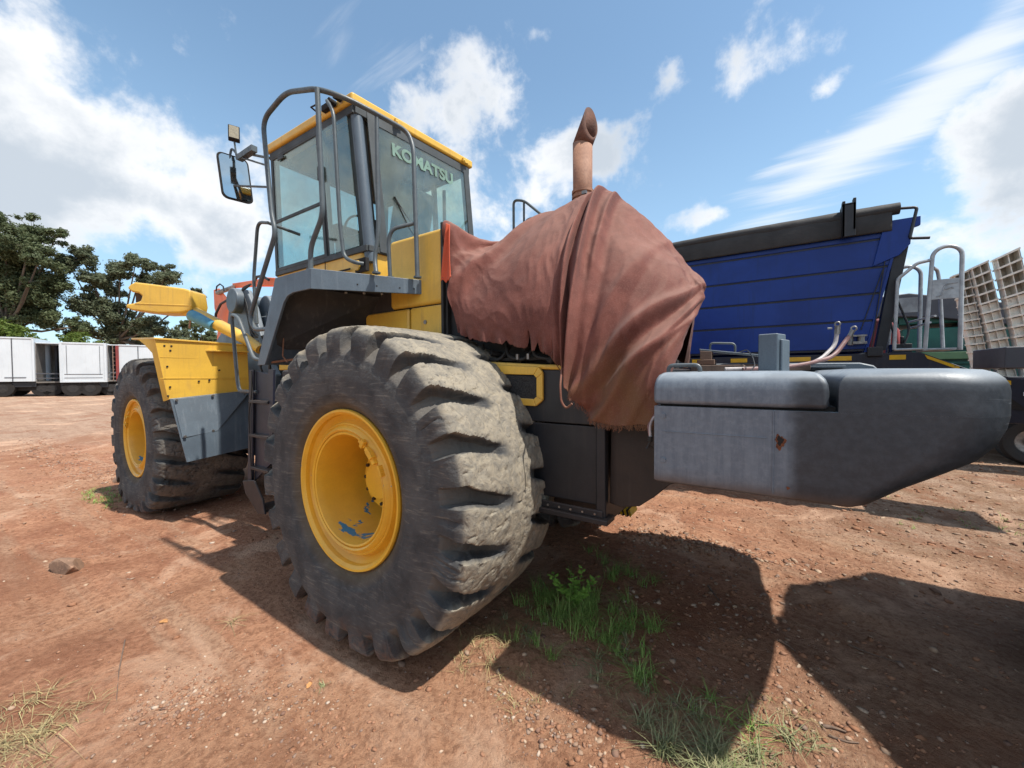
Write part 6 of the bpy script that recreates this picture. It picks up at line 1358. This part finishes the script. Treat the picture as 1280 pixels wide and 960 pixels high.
def scatter_pebbles():
    bm = bmesh.new(); bmesh.ops.create_icosphere(bm, subdivisions=1, radius=1); base = np.array([v.co[:] for v in bm.verts]); faces = np.array([[v.index for v in f.verts] for f in bm.faces]); bm.free()
    pts = []
    def add(n, cx, cy, sx, sy, r0, r1, pw=2.5):
        x = rng.normal(cx, sx, n); y = rng.normal(cy, sy, n); r = r0+(r1-r0)*rng.random(n)**pw; pts.append(np.stack([x, y, r], 1))
    def uni(n, x0, x1, y0, y1, r0, r1, pw=3.):
        pts.append(np.stack([rng.uniform(x0, x1, n), rng.uniform(y0, y1, n), r0+(r1-r0)*rng.random(n)**pw], 1))
    uni(7000, -4, 5, -3.0, 4.5, .002, .011, 5); uni(4500, .3, 4.5, -1.6, 4.0, .004, .022, 5); uni(2600, -8, -1, -3.5, 3, .005, .022, 4)
    uni(2600, 2.8, 9, 1.2, 8, .008, .034, 3); add(650, -.34, -2.25, .16, .11, .003, .012, 2); add(550, .15, -1.95, .30, .14, .003, .012, 2)
    add(420, 1.35, -1.28, .25, .10, .004, .016, 2); add(500, 1.8, .2, .5, .5, .006, .022, 2); add(420, 2.35, -.55, .22, .25, .004, .018, 2)
    add(900, -9.6, -1.4, 2.2, .25, .008, .03, 2); add(300, -7.2, -1.1, .5, .15, .006, .02, 2); add(500, 1.7, 1.2, .5, .10, .008, .028, 2)
    P = np.concatenate(pts); n = len(P); sc = P[:, 2:3]*np.stack([rng.uniform(.7, 1.4, n), rng.uniform(.6, 1.1, n), rng.uniform(.35, .75, n)], 1)
    a = rng.uniform(0, 6.28, n); V = base[None]*(1+.28*rng.normal(size=(n, len(base), 1)))*sc[:, None, :]
    ca, sa = np.cos(a)[:, None], np.sin(a)[:, None]; X = V[..., 0]*ca-V[..., 1]*sa+P[:, 0:1]; Y = V[..., 0]*sa+V[..., 1]*ca+P[:, 1:2]; Z = V[..., 2]+(gz(P[:, 0], P[:, 1])+sc[:, 2]*.25)[:, None]
    co = np.stack([X, Y, Z], -1).reshape(-1, 3); F = (faces[None]+(np.arange(n)*len(base))[:, None, None]).reshape(-1, 3)
    me = bpy.data.meshes.new('gravel'); me.vertices.add(len(co)); me.vertices.foreach_set('co', co.astype(np.float32).ravel()); me.loops.add(F.size); me.loops.foreach_set('vertex_index', F.ravel().astype(np.int32))
    me.polygons.add(len(F)); me.polygons.foreach_set('loop_start', np.arange(0, F.size, 3, dtype=np.int32)); me.polygons.foreach_set('loop_total', np.full(len(F), 3, dtype=np.int32)); me.update(calc_edges=True); me.materials.append(M['pebble'])
    o = bpy.data.objects.new('gravel', me); COL.objects.link(o); tag(o, 'mixed gravel and small stones strewn over the red soil', 'gravel', kind='stuff')
scatter_pebbles()
def grass_mat(name, c1, c2):
    ma = bpy.data.materials.new(name); ma.use_nodes = True; k = NT(ma.node_tree); bs = k.n['Principled BSDF']
    g = k.add('ShaderNodeNewGeometry'); k.l.new(k.mix(g.outputs['Random Per Island'], c1, c2), bs.inputs['Base Color']); bs.inputs['Roughness'].default_value = .65; bs.inputs['Specular IOR Level'].default_value = .3; return ma
M['grass_green'] = grass_mat('green_grass_blades', (.15, .26, .05), (.32, .42, .12))
M['grass_dry'] = grass_mat('dry_straw_blades', (.42, .33, .16), (.24, .20, .10))
M['grass_mix'] = grass_mat('greying_grass_blades', (.16, .19, .08), (.34, .31, .17))
M['weed'] = grass_mat('bright_weed_leaves', (.14, .30, .04), (.30, .50, .09))
def grass(name, label, m, tufts, w=.0034):
    """tufts = [(x, y, spread, blades, length, lean)]"""
    V = []; F = []
    for x, y, sp, n, L, lean in tufts:
        for _ in range(n):
            bx, by = random.gauss(x, sp), random.gauss(y, sp); z = gz1(bx, by)-.004; l = L*random.uniform(.45, 1.15); a = random.uniform(0, 6.283); ln = lean*random.uniform(.3, 2.1)
            dx, dy = math.cos(a), math.sin(a); px, py = -dy, dx; ww = w*random.uniform(.6, 1.3); o = len(V)
            for i in range(4):
                t = i/3; hx = bx+dx*ln*l*t*t; hy = by+dy*ln*l*t*t; hz = z+l*(t-.35*ln*t*t); k_ = ww*(1-t)
                if i < 3: V.append((hx-px*k_, hy-py*k_, hz)); V.append((hx+px*k_, hy+py*k_, hz))
                else: V.append((hx, hy, hz))
            F += [(o, o+1, o+3, o+2), (o+2, o+3, o+5, o+4), (o+4, o+5, o+6)]
    me = bpy.data.meshes.new(name); me.from_pydata(V, [], F); me.materials.append(M[m]); o = bpy.data.objects.new(name, me); COL.objects.link(o); tag(o, label, 'grass', kind='stuff')
def ring(cx, cy, sx, sy, k, sp, n, L, lean): return [(random.gauss(cx, sx), random.gauss(cy, sy), sp, int(n*random.uniform(.5, 1.3)), L*random.uniform(.6, 1.2), lean) for _ in range(k)]
grass('green_grass', 'green grass tufts growing in the shade behind the rear tyre', 'grass_green',
      ring(1.12, -.45, .15, .20, 30, .024, 34, .17, .7)+ring(1.38, -.52, .10, .12, 12, .02, 26, .15, .8)+ring(.82, -.38, .13, .16, 16, .02, 24, .16, .7)+ring(1.15, .25, .20, .2, 14, .02, 20, .15, .8)+[(1.60, -.78, .022, 60, .15, 1.0), (1.63, -.74, .02, 30, .12, 1.2)]+ring(1.95, -.85, .16, .12, 7, .02, 14, .10, 1.0)+ring(-5.6, -1.55, .45, .12, 40, .03, 16, .07, .9)+ring(4.5, 3.4, .5, .3, 26, .03, 12, .06, .9))
grass('dry_grass', 'dry straw coloured grass lying on the soil', 'grass_dry',
      ring(-.62, -2.74, .16, .10, 26, .03, 26, .09, 2.2)+ring(.72, -1.05, .10, .10, 10, .02, 20, .10, 1.5)+ring(1.0, -1.15, .18, .10, 10, .02, 12, .07, 1.6)+ring(1.9, -1.05, .15, .08, 12, .02, 18, .10, 1.2)+ring(2.27, -.62, .08, .06, 6, .015, 16, .07, 1.4)+[(-.85, -1.80, .008, 22, .085, 2.4), (1.5, -.95, .03, 24, .08, 1.6)], .0022)
grass('pale_grass', 'greyish green grass tussocks at the bottom of the yard near the viewer', 'grass_mix',
      ring(1.98, -1.08, .13, .07, 16, .022, 44, .15, .9)+ring(1.75, -.9, .12, .1, 8, .02, 20, .11, 1.0)+ring(2.22, -.75, .1, .08, 6, .02, 18, .09, 1.0)+ring(.95, -.75, .15, .15, 9, .02, 16, .10, 1.2)+ring(1.4, -.75, .12, .1, 8, .02, 18, .10, 1.2)+[(.16, -1.76, .008, 20, .035, 1.2)])
# broad-leaved weed
def weed():
    root = thing('leafy_weed', 'bright green leafy weed growing among the grass behind the rear tyre', 'weed', (1.02, -.36, gz1(1.02, -.36)))
    z0 = gz1(1.02, -.36); rs = random.Random(4)
    for s in range(24):
        a = rs.uniform(0, 6.28); L = rs.uniform(.08, .23); tip = Vector((1.02+math.cos(a)*L*.75, -.36+math.sin(a)*L*.75, z0+L)); b0 = Vector((1.02+rs.uniform(-.02, .02), -.36+rs.uniform(-.02, .02), z0)); mid = b0.lerp(tip, .5)+Vector((0, 0, .02))
        b = MB(); b.tube([b0, mid, tip], .0022, 5, r2=.001); b.build('stem', 'weed', root)
        for j in range(9):
            t = .25+.75*j/8; p = b0.lerp(mid, t*2) if t < .5 else mid.lerp(tip, t*2-1); aa = a+rs.uniform(-1.8, 1.8)+j*2.4; l = rs.uniform(.026, .052); d = Vector((math.cos(aa), math.sin(aa), rs.uniform(.0, .5))).normalized(); q = d.cross(Vector((0, 0, 1))).normalized()*l*.42; up = Vector((0, 0, .004))
            b = MB(); b.add([p, p+d*l*.45+q-up, p+d*l*.5+up, p+d*l*.45-q-up, p+d*l], [(0, 1, 2), (0, 2, 3), (1, 4, 2), (2, 4, 3)]); b.build('leaf', 'weed', root, fixn=False)
weed()
M['leaf_orange'] = mat('dry_orange_leaf', (.55, .26, .09), None, 20, .7)
def stick(pts, r, label, m='stick'):
    P = [Vector((x, y, gz1(x, y)+r*.8)) for x, y in pts]; b = MB(); b.tube(rnd(P, .04), r, 7, r2=r*.5); o = b.build('stick', m, smooth=60); tag(o, label, 'stick')
stick([(1.80, .46), (1.85, .36), (1.90, .27)], .008, 'straight stick lying in the shade under the counterweight')
stick([(2.62, .21), (2.70, .18), (2.82, .155)], .007, 'thin dark stick half buried in the shaded mud at the right')
stick([(2.26, -.01), (2.31, -.03), (2.34, -.06)], .008, 'short pale stick at the tip of the sunlit wedge')
stick([(-1.25, -2.25), (-.9, -2.35), (-.6, -2.42)], .004, 'long thin twig on the sunlit soil at the left')
stick([(2.42, -.62), (2.46, -.60), (2.51, -.60)], .009, 'curled stalk lying beside the dry grass at lower right')
stick([(2.44, -.66), (2.50, -.66), (2.55, -.63)], .006, 'second stalk just in front of the curled one at lower right')
def dry_leaf(x, y, s, a, label):
    b = MB(); z = gz1(x, y)+.004; d = Vector((math.cos(a), math.sin(a), 0)); q = Vector((-d.y, d.x, 0)); p = Vector((x, y, z))
    top = [p-d*s, p-d*s*.3+q*s*.55+Vector((0, 0, .008)), p+d*s*.5+q*s*.4+Vector((0, 0, .012)), p+d*s, p+d*s*.4-q*s*.45+Vector((0, 0, .006)), p-d*s*.4-q*s*.5]
    b.hexa([v-Vector((0, 0, .0012)) for v in top], top); o = b.build('dry_leaf', 'leaf_orange', smooth=0); tag(o, label, 'leaf')
dry_leaf(-1.28, -2.05, .035, .4, 'orange dry leaf on the sunlit soil at the left')
dry_leaf(.10, -1.80, .022, 1.9, 'small tan dry leaf near the edge of the tyre shadow')
for o in list(COL.objects):
    if o.parent is None and 'label' in o and 'group' not in o:
        for k_, g_ in (('box_trailer', 'trailers parked in a row across the yard'), ('gum_tree', 'tall gum trees behind the yard'), ('spreading_tree', 'low green trees behind the trailers'), ('rock', 'loose rocks on the soil'),
                       ('board', 'boards lying on the counterweight'), ('stick', 'sticks and stalks on the soil'), ('dry_leaf', 'dry leaves on the soil'), ('shade_stack', 'added unseen stacks that shade the soil')):
            if o.name.split('.')[0] == k_: o['group'] = g_
SC.cycles.max_bounces = 6; SC.cycles.transparent_max_bounces = 12
bpy.context.view_layer.update()
